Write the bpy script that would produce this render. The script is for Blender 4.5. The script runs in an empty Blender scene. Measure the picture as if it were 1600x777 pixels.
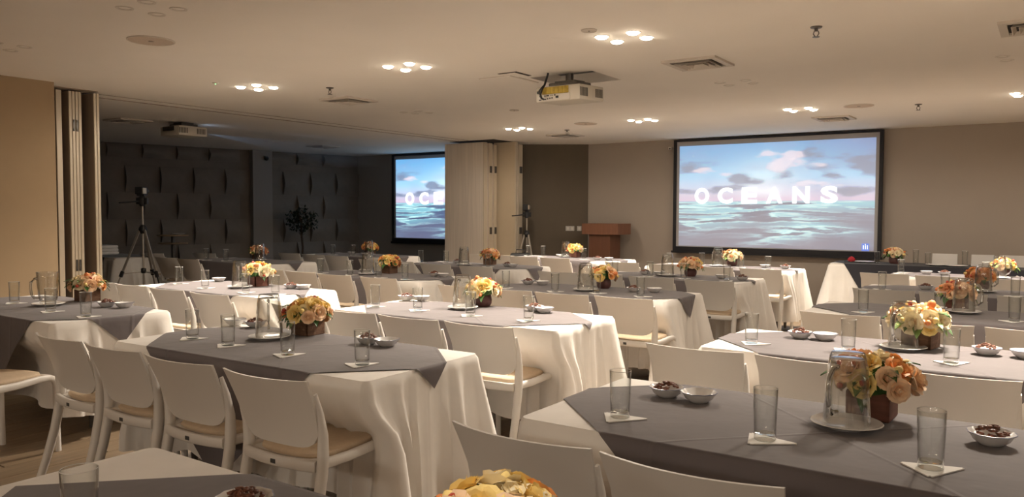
import bpy, bmesh, math, random
import numpy as np
from mathutils import Vector, Matrix

S = bpy.context.scene
COL = S.collection
random.seed(7)

# ------------------------------------------------------------------ camera
F_PX, PITCH, ROLL, YAW, CAM_H = 1230.0, 2.65, 0.2, 34.6, 1.45
_y, _p, _r = (math.radians(a) for a in (YAW, PITCH, ROLL))
_h = Vector((-math.sin(_y), math.cos(_y), 0))
FWD = _h * math.cos(_p) + Vector((0, 0, -math.sin(_p)))
_R0 = Vector((math.cos(_y), math.sin(_y), 0)); _U0 = _R0.cross(FWD)
RGT = _R0 * math.cos(_r) + _U0 * math.sin(_r)
UPV = _U0 * math.cos(_r) - _R0 * math.sin(_r)
cam_d = bpy.data.cameras.new('camera'); cam = bpy.data.objects.new('camera', cam_d); COL.objects.link(cam)
cam.matrix_world = Matrix(((RGT.x, UPV.x, -FWD.x, 0), (RGT.y, UPV.y, -FWD.y, 0), (RGT.z, UPV.z, -FWD.z, CAM_H), (0, 0, 0, 1)))
cam_d.sensor_width = 36; cam_d.lens = F_PX / 1600 * 36; cam_d.clip_start = .02; cam_d.clip_end = 100
S.camera = cam


def px(X, Y, Z):
    v = Vector((X, Y, Z - CAM_H)); d = v.dot(FWD)
    if d <= .05: return (-9999, -9999)
    return (800 + F_PX * v.dot(RGT) / d, 388.5 - F_PX * v.dot(UPV) / d)


def seen(X, Y, Z, m=40):
    a, b = px(X, Y, Z)
    return -m < a < 1600 + m and -m < b < 777 + m

# ------------------------------------------------------------------ world, exposure
W = bpy.data.worlds.new('world'); S.world = W; W.use_nodes = True
W.node_tree.nodes['Background'].inputs[0].default_value = (1, .8, .6, 1)
W.node_tree.nodes['Background'].inputs[1].default_value = 0.0
S.view_settings.view_transform = 'Standard'; S.view_settings.look = 'None'
S.view_settings.gamma = 1.0; S.view_settings.use_curve_mapping = False
S.view_settings.exposure = 0.1
S.cycles.transparent_max_bounces = 32
S.cycles.max_bounces = 10; S.cycles.diffuse_bounces = 7; S.cycles.glossy_bounces = 4
S.cycles.use_denoising = True
S.cycles.sample_clamp_indirect = 6.0
LAMP_W = 188.0                      # watts of the aimed beam of each lit downlight
SPILL_W = 50.0                     # watts a lit cluster throws widely through its frosted lenses
LAMP_COL = (1.0, .875, .725)
LENS_GLOW = 45.0
SCREEN_GLOW = .85

# ------------------------------------------------------------------ materials
def mat(name, col, rough=.6, noise=None, bump=None, metal=0, spec=.5, sheen=0, coat=0):
    m = bpy.data.materials.new(name); m.use_nodes = True
    nt = m.node_tree; b = nt.nodes['Principled BSDF']
    b.inputs['Base Color'].default_value = (*col, 1); b.inputs['Roughness'].default_value = rough
    b.inputs['Metallic'].default_value = metal; b.inputs['Specular IOR Level'].default_value = spec
    if sheen: b.inputs['Sheen Weight'].default_value = sheen
    if coat: b.inputs['Coat Weight'].default_value = coat
    if noise or bump:
        tc = nt.nodes.new('ShaderNodeTexCoord')
    if noise:
        sc, amt, stretch = noise
        mp = nt.nodes.new('ShaderNodeMapping'); mp.inputs['Scale'].default_value = stretch
        n = nt.nodes.new('ShaderNodeTexNoise'); n.inputs['Scale'].default_value = sc; n.inputs['Detail'].default_value = 5
        r = nt.nodes.new('ShaderNodeMapRange'); r.inputs[1].default_value = .3; r.inputs[2].default_value = .7
        r.inputs[3].default_value = 1 - amt; r.inputs[4].default_value = 1 + amt
        mx = nt.nodes.new('ShaderNodeMix'); mx.data_type = 'RGBA'; mx.blend_type = 'MULTIPLY'
        mx.inputs[0].default_value = 1; mx.inputs[6].default_value = (*col, 1)
        nt.links.new(tc.outputs['Object'], mp.inputs[0]); nt.links.new(mp.outputs[0], n.inputs['Vector'])
        nt.links.new(n.outputs[0], r.inputs[0]); nt.links.new(r.outputs[0], mx.inputs[7])
        nt.links.new(mx.outputs[2], b.inputs['Base Color'])
    if bump:
        sc, st = bump
        n = nt.nodes.new('ShaderNodeTexNoise'); n.inputs['Scale'].default_value = sc; n.inputs['Detail'].default_value = 3
        bp = nt.nodes.new('ShaderNodeBump'); bp.inputs['Strength'].default_value = st; bp.inputs['Distance'].default_value = .01
        nt.links.new(tc.outputs['Object'], n.inputs['Vector']); nt.links.new(n.outputs[0], bp.inputs['Height'])
        nt.links.new(bp.outputs[0], b.inputs['Normal'])
    return m


def emit(name, col, strength):
    m = bpy.data.materials.new(name); m.use_nodes = True; nt = m.node_tree
    nt.nodes.remove(nt.nodes['Principled BSDF'])
    e = nt.nodes.new('ShaderNodeEmission'); e.inputs[0].default_value = (*col, 1); e.inputs[1].default_value = strength
    nt.links.new(e.outputs[0], nt.nodes['Material Output'].inputs[0])
    return m


def glass_mat(name, tint, blend, gl, base=.022):
    m = bpy.data.materials.new(name); m.use_nodes = True; nt = m.node_tree
    nt.nodes.remove(nt.nodes['Principled BSDF'])
    t = nt.nodes.new('ShaderNodeBsdfTransparent'); t.inputs[0].default_value = (*tint, 1)
    g = nt.nodes.new('ShaderNodeBsdfGlossy'); g.inputs['Roughness'].default_value = .04; g.inputs[0].default_value = (1, 1, 1, 1)
    lw = nt.nodes.new('ShaderNodeLayerWeight'); lw.inputs[0].default_value = blend
    ml = nt.nodes.new('ShaderNodeMath'); ml.operation = 'MULTIPLY_ADD'; ml.inputs[1].default_value = gl; ml.inputs[2].default_value = base
    mx = nt.nodes.new('ShaderNodeMixShader')
    pw = nt.nodes.new('ShaderNodeMath'); pw.operation = 'POWER'; pw.inputs[1].default_value = 3.2
    nt.links.new(lw.outputs['Facing'], pw.inputs[0]); nt.links.new(pw.outputs[0], ml.inputs[0]); nt.links.new(ml.outputs[0], mx.inputs[0])
    nt.links.new(t.outputs[0], mx.inputs[1]); nt.links.new(g.outputs[0], mx.inputs[2])
    # longer path through the wall at grazing angles: edges read darker
    cm = nt.nodes.new('ShaderNodeMix'); cm.data_type = 'RGBA'; p2 = nt.nodes.new('ShaderNodeMath'); p2.operation = 'POWER'; p2.inputs[1].default_value = 2.5
    nt.links.new(lw.outputs['Facing'], p2.inputs[0]); nt.links.new(p2.outputs[0], cm.inputs[0])
    cm.inputs[6].default_value = (*tint, 1); cm.inputs[7].default_value = (.42, .42, .40, 1)
    nt.links.new(cm.outputs[2], t.inputs[0])
    nt.links.new(mx.outputs[0], nt.nodes['Material Output'].inputs[0])
    return m


def cloth_mat(name, col, crease=(.36, .3), turn=0, depth=.35):
    """woven cloth with ironed fold creases (relief only)"""
    m = mat(name, col, .85, noise=(6, .04, (1, 1, 1)), sheen=.15)
    nt = m.node_tree; b = nt.nodes['Principled BSDF']; tc = nt.nodes.new('ShaderNodeTexCoord')
    mp = nt.nodes.new('ShaderNodeMapping'); mp.inputs['Rotation'].default_value = (0, 0, math.radians(turn)); nt.links.new(tc.outputs['Object'], mp.inputs[0])
    sx = nt.nodes.new('ShaderNodeSeparateXYZ'); nt.links.new(mp.outputs[0], sx.inputs[0])
    outs = []
    for ax, per in ((0, crease[0]), (1, crease[1])):
        w = nt.nodes.new('ShaderNodeMath'); w.operation = 'PINGPONG'; w.inputs[1].default_value = per
        nt.links.new(sx.outputs[ax], w.inputs[0])
        r = nt.nodes.new('ShaderNodeMapRange'); r.inputs[1].default_value = 0; r.inputs[2].default_value = .012
        r.inputs[3].default_value = 1; r.inputs[4].default_value = 0
        nt.links.new(w.outputs[0], r.inputs[0]); outs.append(r)
    n = nt.nodes.new('ShaderNodeTexNoise'); n.inputs['Scale'].default_value = 9; nt.links.new(tc.outputs['Object'], n.inputs['Vector'])
    a = nt.nodes.new('ShaderNodeMath'); nt.links.new(outs[0].outputs[0], a.inputs[0]); nt.links.new(outs[1].outputs[0], a.inputs[1])
    a2 = nt.nodes.new('ShaderNodeMath'); a2.operation = 'MULTIPLY_ADD'; a2.inputs[1].default_value = .5
    nt.links.new(a.outputs[0], a2.inputs[0]); nt.links.new(n.outputs[0], a2.inputs[2])
    bp = nt.nodes.new('ShaderNodeBump'); bp.inputs['Strength'].default_value = depth; bp.inputs['Distance'].default_value = .006
    nt.links.new(a2.outputs[0], bp.inputs['Height']); nt.links.new(bp.outputs[0], b.inputs['Normal'])
    return m


M = dict(
    ceiling=mat('ceiling_paint', (.87, .835, .78), .9, noise=(1.5, .015, (1, 1, 1))),
    wall_light=mat('taupe_wall_paint', (.40, .35, .30), .9, noise=(2, .02, (1, 1, 1))),
    wall_brown=mat('brown_wall_panel', (.115, .09, .062), .7, noise=(3, .06, (1, 1, .2))),
    wall_beige=mat('beige_wall_covering', (.39, .285, .175), .85, noise=(6, .02, (1, 1, 1))),
    wall_dark=mat('dark_wall_paint', (.30, .29, .28), .9),
    tile=mat('dark_relief_tile', (.20, .175, .15), .7, noise=(8, .06, (1, 1, 1))),
    floor=mat('wood_plank', (.20, .143, .09), .45, noise=(5, .22, (6, .6, 1))),
    gap=mat('dark_gap', (.03, .025, .02), .9),
    recess=mat('grey_recess', (.22, .22, .22), .8),
    panel_wood=mat('pale_wood_veneer', (.76, .68, .59), .55, noise=(4, .10, (14, 14, .25))),
    panel_face=mat('taupe_panel_face', (.33, .265, .21), .6, noise=(4, .06, (10, 10, .3))),
    panel_beige=mat('beige_panel_face', (.60, .50, .36), .7, noise=(5, .02, (1, 1, 1))),
    alu=mat('cream_aluminium', (.62, .54, .42), .4, metal=.2),
    steel=mat('hinge_steel', (.6, .55, .45), .3, metal=.9),
    steel_dark=mat('dark_metal', (.12, .11, .10), .35, metal=.7),
    black=mat('black_plastic', (.02, .02, .022), .5),
    chair=mat('white_plastic', (.70, .67, .63), .38, spec=.4),
    cushion=mat('tan_cushion', (.56, .44, .31), .8, noise=(60, .05, (1, 1, 1))),
    badge=mat('chair_badge', (.06, .06, .06), .4),
    cloth=cloth_mat('white_tablecloth', (.80, .77, .73), (.45, .37)),
    overlay=cloth_mat('grey_overlay', (.122, .106, .110), (.37, .37), 45, .8),
    overlay_black=cloth_mat('black_overlay', (.018, .018, .026), (.45, .37)),
    table=mat('table_board', (.35, .25, .16), .5, noise=(6, .1, (1, 8, 1))),
    glass=glass_mat('drinking_glass', (.975, .98, .975), .5, .9),
    glass_base=glass_mat('glass_base', (.84, .87, .86), .6, .9),
    glass_rim=mat('glass_lip', (.75, .75, .73), .08, spec=.8),
    pitcher=glass_mat('pitcher_glass', (.95, .95, .94), .55, .95, .085),
    handle_glass=glass_mat('handle_glass', (.70, .70, .68), .75, .9, .22),
    napkin=mat('paper_napkin', (.82, .80, .77), .9, bump=(80, .1)),
    china=mat('white_china', (.80, .79, .78), .2, coat=.3),
    china_rim=mat('blue_rim', (.07, .08, .16), .3),
    nuts=mat('mixed_nuts', (.15, .05, .025), .45, noise=(90, .5, (1, 1, 1))),
    pot_wood=mat('bark_planter', (.16, .085, .05), .8, noise=(14, .3, (1, 1, 5)), bump=(40, .6)),
    pot_red=mat('red_wood_planter', (.20, .075, .05), .6, noise=(14, .2, (1, 1, 4))),
    pot_dark=mat('dark_round_planter', (.12, .05, .045), .5, noise=(14, .2, (1, 1, 4))),
    leaf=mat('leaf_green', (.05, .14, .03), .5, noise=(20, .3, (1, 1, 1))),
    leaf2=mat('leaf_light_green', (.16, .26, .05), .5, noise=(20, .3, (1, 1, 1))),
    berry_red=mat('berry_red', (.45, .06, .03), .4), berry_orange=mat('bud_orange', (.75, .25, .08), .5),
    rose_peach=mat('rose_peach', (.93, .69, .46), .6, noise=(40, .1, (1, 1, 1))),
    rose_yellow=mat('rose_yellow', (.92, .72, .28), .6, noise=(40, .1, (1, 1, 1))),
    rose_cream=mat('rose_cream', (.90, .80, .56), .6, noise=(40, .06, (1, 1, 1))),
    rose_orange=mat('rose_orange', (.88, .46, .17), .6, noise=(40, .12, (1, 1, 1))),
    rose_rust=mat('rose_rust', (.62, .27, .12), .6, noise=(40, .15, (1, 1, 1))),
    white_paint=mat('white_enamel', (.72, .68, .62), .4),
    grille=mat('grille_white', (.62, .57, .51), .6),
    speaker=mat('speaker_grille', (.55, .46, .38), .8, noise=(180, .15, (1, 1, 1))),
    lens_on=emit('lamp_lens_lit', (1, .86, .66), LENS_GLOW),
    lens_off=mat('lamp_lens_unlit', (.30, .25, .20), .3),
    frame_black=mat('screen_frame', (.008, .008, .012), .6),
    podium=mat('lectern_wood', (.15, .062, .034), .5, noise=(6, .12, (8, 8, .4))),
    podium_top=mat('lectern_top_wood', (.22, .095, .052), .5, noise=(6, .12, (8, 8, .4))),
    plate=mat('switch_plate', (.55, .52, .48), .5),
    proj_white=mat('projector_white', (.66, .62, .54), .5),
    proj_yellow=mat('projector_yellow_label', (.50, .36, .06), .6, noise=(25, .25, (1, 1, 1))),
    tripod=mat('tripod_aluminium', (.42, .38, .33), .35, metal=.6),
    trunk=mat('tree_trunk', (.07, .05, .035), .9), leaf_dark=mat('tree_leaf', (.018, .032, .016), .6),
    pot_grey=mat('tree_pot', (.06, .065, .06), .7), red=mat('red_cloth', (.45, .02, .03), .7),
    paper=mat('white_card', (.62, .60, .58), .8),
)
M['tile_alt'] = mat('dark_relief_tile_edge', (.20, .175, .15), .7)

# ------------------------------------------------------------------ mesh helpers
def mesh(name, bm, m, smooth=False, auto=None):
    me = bpy.data.meshes.new(name)
    bmesh.ops.recalc_face_normals(bm, faces=bm.faces)
    bm.to_mesh(me); bm.free()
    ms = m if isinstance(m, (list, tuple)) else [m]
    for q in ms: me.materials.append(M[q] if isinstance(q, str) else q)
    if smooth:
        for p in me.polygons: p.use_smooth = True
        if auto is not None:
            me.set_sharp_from_angle(angle=math.radians(auto))
    return me


def ob(name, me, parent=None, loc=(0, 0, 0), rot=(0, 0, 0), scale=(1, 1, 1), label=None, cat=None, group=None, kind=None):
    o = bpy.data.objects.new(name, me); COL.objects.link(o)
    if parent: o.parent = parent
    o.location = loc; o.rotation_euler = rot; o.scale = scale
    if label: o['label'] = label
    if cat: o['category'] = cat
    if group: o['group'] = group
    if kind: o['kind'] = kind
    return o


def thing(name, label, cat, loc=(0, 0, 0), rz=0, group=None):
    o = ob(name, None, None, loc, (0, 0, rz), (1, 1, 1), label, cat, group)
    o.empty_display_size = .1
    return o


def box(bm, x0, x1, y0, y1, z0, z1, bev=0, mi=0):
    g = bmesh.ops.create_cube(bm, size=1)
    for v in g['verts']:
        v.co = Vector(((x0 + x1) / 2 + v.co.x * (x1 - x0), (y0 + y1) / 2 + v.co.y * (y1 - y0), (z0 + z1) / 2 + v.co.z * (z1 - z0)))
    fs = {f for v in g['verts'] for f in v.link_faces}
    for f in fs: f.material_index = mi
    if bev:
        es = list({e for v in g['verts'] for e in v.link_edges})
        bmesh.ops.bevel(bm, geom=es, offset=bev, segments=2, affect='EDGES', profile=.5)


def boxmesh(name, dims, m, bev=0):
    bm = bmesh.new(); box(bm, *dims, bev=bev)
    return mesh(name, bm, m)


def lathe(bm, prof, n=24, closed=False, rfun=None, mi=0, cx=0, cy=0, mis=None):
    rings = []
    for (r, z) in prof:
        ring = []
        for i in range(n):
            a = 2 * math.pi * i / n
            rr = r * (rfun(a, z) if rfun else 1)
            ring.append(bm.verts.new((cx + rr * math.cos(a), cy + rr * math.sin(a), z)))
        rings.append(ring)
    for k in range(len(rings) - 1):
        for i in range(n):
            j = (i + 1) % n
            f = bm.faces.new((rings[k][i], rings[k][j], rings[k + 1][j], rings[k + 1][i]))
            f.material_index = mis[k] if mis else mi
    if not closed:
        for ring, idx in ((rings[0], 0), (rings[-1], -1)):
            if prof[idx][0] > 1e-5:
                f = bm.faces.new(ring); f.material_index = (mis[0] if idx == 0 else mis[-1]) if mis else mi
    return rings


def sweep(bm, pts, sect, cap=True):
    """sweep a section (function of t -> list of (a,b) offsets along side and up axes) over a 3d polyline"""
    pts = [Vector(p) for p in pts]; rings = []
    for i, p in enumerate(pts):
        d = (pts[min(i + 1, len(pts) - 1)] - pts[max(i - 1, 0)]).normalized()
        ref = Vector((1, 0, 0)) if abs(d.x) < .8 else Vector((0, 0, 1))
        s = d.cross(ref).cross(d).normalized(); u = d.cross(s)
        rings.append([bm.verts.new(p + s * a + u * b) for a, b in sect(i / max(1, len(pts) - 1))])
    n = len(rings[0])
    for k in range(len(rings) - 1):
        for i in range(n):
            j = (i + 1) % n
            bm.faces.new((rings[k][i], rings[k][j], rings[k + 1][j], rings[k + 1][i]))
    if cap:
        bm.faces.new(rings[0]); bm.faces.new(list(reversed(rings[-1])))


def circ(r, n=8):
    return lambda t: [(r * math.cos(2 * math.pi * i / n), r * math.sin(2 * math.pi * i / n)) for i in range(n)]


def rect(w0, h0, w1=None, h1=None, c=.25):
    w1 = w0 if w1 is None else w1; h1 = h0 if h1 is None else h1
    def f(t):
        a = (w0 + (w1 - w0) * t) / 2; b = (h0 + (h1 - h0) * t) / 2; k = min(a, b) * c
        return [(a, b - k), (a - k, b), (-a + k, b), (-a, b - k), (-a, -b + k), (-a + k, -b), (a - k, -b), (a, -b + k)]
    return f

# ================================================================== ROOM SHELL
CEIL, FRONT = 2.70, 12.80
def structure(name, me, loc=(0, 0, 0), rot=(0, 0, 0), parent=None):
    return ob(name, me, parent, loc, rot, kind='structure') if parent is None else ob(name, me, parent, loc, rot)

# floor of wooden planks: a base slab, planks as pieces where the picture can show them
flo = structure('floor', boxmesh('floor_slab', (-14.6, 7.6, -7.6, 13.4, -.12, -.012), 'floor'))
pl_meshes = []
for k in range(3):
    bm = bmesh.new(); box(bm, -.093, .093, -.72, .72, -.012, .0, bev=.0015)
    pl_meshes.append(mesh('plank_mesh', bm, 'floor'))
np_ = 0
for i in range(30):
    x = -7.6 + i * .19
    for j in range(5):
        y = .3 + j * 1.447 + (i % 3) * .48
        if (seen(x, y, 0, 60) or seen(x, y + .6, 0, 60) or seen(x, y - .6, 0, 60)) and y < 6.2 and np_ < 150:
            ob('plank', pl_meshes[(i + j) % 3], flo, (x, y, random.uniform(-.0008, .0004))); np_ += 1

# ceiling with the projector opening and the lifted access hatch
H = (-4.07, -3.41, 6.18, 6.75)
bm = bmesh.new()
box(bm, -14.6, H[0], -7.6, 13.4, CEIL, CEIL + .1); box(bm, H[1], 2.6, -7.6, 13.4, CEIL, CEIL + .1)
box(bm, H[0], H[1], -8.6, H[2], CEIL, CEIL + .1); box(bm, H[0], H[1], H[3], 13.4, CEIL, CEIL + .1)
cei = structure('ceiling', mesh('ceiling_slab', bm, 'ceiling'))
bm = bmesh.new()
t = .012
box(bm, H[0] - t, H[0], H[2], H[3], CEIL + .1, CEIL + .42); box(bm, H[1], H[1] + t, H[2], H[3], CEIL + .1, CEIL + .42)
box(bm, H[0], H[1], H[2] - t, H[2], CEIL + .1, CEIL + .42); box(bm, H[0], H[1], H[3], H[3] + t, CEIL + .1, CEIL + .42)
box(bm, H[0] - t, H[1] + t, H[2] - t, H[3] + t, CEIL + .42, CEIL + .45)
ob('projector_recess', mesh('recess_mesh', bm, 'recess'), cei)
# seam strip where the folding wall runs
bm = bmesh.new(); box(bm, -8.722, -8.70, 4.38, 10.95, CEIL - .010, CEIL); box(bm, -8.50, -8.485, 4.38, 10.95, CEIL - .004, CEIL)
structure('trim_1', mesh('track_rails', bm, 'panel_face'))
bm = bmesh.new(); box(bm, -8.70, -8.50, 4.35, 10.9, CEIL - .004, CEIL)
structure('trim_2', mesh('track_slot', bm, 'ceiling'))
bm = bmesh.new(); box(bm, -8.62, -8.30, 3.84, 4.38, CEIL - .004, CEIL)
structure('trim_3', mesh('stack_pocket_left', bm, 'panel_face'))
bm = bmesh.new(); box(bm, -8.95, -7.98, 11.0, 11.75, CEIL - .005, CEIL)
structure('trim_4', mesh('stack_pocket_right', bm, 'gap'))

structure('wall_front', boxmesh('wall_front', (-14.6, 7.6, FRONT, FRONT + .15, 0, CEIL), 'wall_light'))
structure('wall_right', boxmesh('wall_right', (7.3, 7.45, -8.6, FRONT, 0, CEIL), 'wall_light'))
structure('wall_back', boxmesh('wall_back', (-14.6, 7.6, -8.6, -8.45, 0, CEIL), 'wall_light'))
structure('wall_near', boxmesh('wall_near', (-8.35, -8.07, -8.45, 3.83, 0, CEIL), 'wall_beige'))
bm = bmesh.new()
v = [(-7.12, 12.79), (-8.75, 11.72), (-8.83, 11.84), (-7.30, 12.79)]
lo = [bm.verts.new((a, b, 0)) for a, b in v]; hi = [bm.verts.new((a, b, CEIL)) for a, b in v]
for i in range(4): bm.faces.new((lo[i], lo[(i + 1) % 4], hi[(i + 1) % 4], hi[i]))
bm.faces.new(lo); bm.faces.new(hi)
structure('wall_recess', mesh('wall_recess', bm, 'wall_brown'))
# dark room: divider behind the stack, far wall with relief tiles
WA = math.radians(-13)
def wallpt(d, y): # local (distance out of wall, along wall) to world
    c, s_ = math.cos(WA), math.sin(WA); return (-13.62 + d * c - (y - 10.4) * s_, 10.4 + d * s_ + (y - 10.4) * c)
wl = structure('wall_left', boxmesh('wall_left', (-.20, 0, -8.0, 2.62, 0, CEIL), 'tile'), (*wallpt(0, 10.4), 0), (0, 0, WA))
structure('wall_pilaster', boxmesh('pilaster', (0, .16, -.12, .30, 0, CEIL), 'wall_dark'), (*wallpt(0, 10.4), 0), (0, 0, WA))
structure('wall_screen', boxmesh('dark_front_lining', (-13.1, -9.2, FRONT - .03, FRONT, 0, CEIL), 'wall_dark'))
TW, TH = .625, .5
bm = bmesh.new(); nu, nv = 5, 8
grid = {}
for a in range(nu + 1):
    for b in range(nv + 1):
        u, w = a / nu, b / nv
        d = .035 + .095 * math.sin(math.pi * w) ** 1.3 * (1 - u) ** 1.2
        grid[a, b] = bm.verts.new((d, (u - .5) * (TW - .006), (w - .5) * (TH - .0006)))
for a in range(nu):
    for b in range(nv):
        bm.faces.new((grid[a, b], grid[a + 1, b], grid[a + 1, b + 1], grid[a, b + 1]))
base = [bm.verts.new((0, s * (TW / 2 - .003), z * (TH / 2 - .0003))) for s, z in ((-1, -1), (1, -1), (1, 1), (-1, 1))]
lf = [grid[0, b] for b in range(nv + 1)]; rt = [grid[nu, b] for b in range(nv + 1)]
bt = [grid[a, 0] for a in range(nu + 1)]; tp = [grid[a, nv] for a in range(nu + 1)]
bm.faces.new([base[0], base[3]] + list(reversed(lf))); bm.faces.new([base[1], base[2]] + list(reversed(rt)))
bm.faces.new([base[0], base[1]] + list(reversed(bt))); bm.faces.new([base[3], base[2]] + list(reversed(tp)))
bm.faces.new(base)
tile_me = mesh('relief_tile', bm, 'tile', True, 35)
nt_ = 0
for r in range(6):
    for c in range(16):
        y = 6.0 + c * TW + (r % 2) * TW / 2
        z = CEIL - .16 - r * TH
        if 5.9 < y < FRONT - .05 and not (10.2 < y < 10.62) and z > .2:
            zz = min(z, CEIL - TH / 2 - .004)
            if r == 0: zz = CEIL - .135
            ob('tile', tile_me, wl, (0, y - 10.4, zz), (0, 0, 0), (1, 1, 1 if r else .5)); nt_ += 1

# ------------------------------------------------------------------ folding partition panels
def fold_panel(x0, x1, y0, y1, label, hinge_z=(), face='panel_face', ztop=2.682, wood_edge=True, hinge_y=None):
    t = thing('partition_panel', label, 'folding panel', ((x0 + x1) / 2, (y0 + y1) / 2, 0), 0, None)
    hx, hy = (x1 - x0) / 2, (y1 - y0) / 2
    ob('leaf', boxmesh('leaf', (-hx, hx - .02, -hy, hy, .02, ztop), face, .003), t)
    ob('edge_profile', boxmesh('edge_profile', (hx - .02, hx, -hy, hy, .02, ztop), 'alu', .004), t)
    for z in hinge_z:
        bm = bmesh.new(); box(bm, hx, hx + .006, -hy * .7, hy * .7, z - .06, z + .06, .001)
        for s in (-.045, .045):
            box(bm, hx + .004, hx + .012, -hy * .5, hy * .5, z + s - .012, z + s + .012, .001)
        ob('hinge', mesh('hinge', bm, 'steel_dark'), t)
    ob('bottom_seal', boxmesh('bottom_seal', (-hx, hx, -hy * .6, hy * .6, 0, .02), 'black'), t)
    return t

fold_panel(-9.2, -8.40, 4.000, 4.056, 'single folding panel seen edge-on, leftmost of left stack beside beige wall')
for k in range(4):
    fold_panel(-9.2, -8.38, 4.118 + k * .033, 4.118 + k * .033 + .029,
               ['first', 'second', 'third', 'fourth'][k] + ' from left of four tightly folded hinged panels in left stack',
               (2.33, .88) if k in (1, 2) else ())
for k in range(2):
    fold_panel(-9.2, -8.34, 4.352 + k * .031, 4.352 + k * .031 + .027,
               ['left', 'right'][k] + ' leaf of the folded panel pair at right end of left stack')
fold_panel(-9.11, -8.23, 11.06, 11.16, 'broad pale wood folding panel facing the tables, middle stack', (), 'panel_wood', 2.67)
fold_panel(-9.0, -8.22, 11.20, 11.30, 'hinged panel edge just right of broad wood panel, middle stack', (2.2, 1.12), 'panel_wood', 2.66)
fold_panel(-9.0, -8.21, 11.335, 11.42, 'second hinged panel edge behind broad wood panel, middle stack', (2.2, 1.12), 'panel_wood', 2.64)
fold_panel(-8.34, -7.86, 11.50, 11.56, 'plain beige folding panel face at right of middle stack', (), 'panel_beige', 2.69)
fold_panel(-8.34, -7.86, 11.60, 11.72, 'rearmost hinged panel edge against brown wall, middle stack', (2.2, 1.12), 'panel_wood', 2.65)

# ================================================================== PROJECTION SCREENS
def fbm(x, y, seed, octs=5):
    rs = np.random.RandomState(seed); out = np.zeros_like(x); amp = 1; tot = 0
    for o in range(octs):
        L = rs.rand(256, 256); f = 2 ** o
        xi = x * f + 37.3 * o; yi = y * f + 11.7 * o
        x0 = np.floor(xi).astype(int); y0 = np.floor(yi).astype(int); fx = xi - x0; fy = yi - y0
        fx = fx * fx * (3 - 2 * fx); fy = fy * fy * (3 - 2 * fy)
        g = lambda a, b: L[a % 256, b % 256]
        out += amp * ((g(x0, y0) * (1 - fx) + g(x0 + 1, y0) * fx) * (1 - fy) + (g(x0, y0 + 1) * (1 - fx) + g(x0 + 1, y0 + 1) * fx) * fy)
        tot += amp; amp *= .5
    return out / tot


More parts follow.
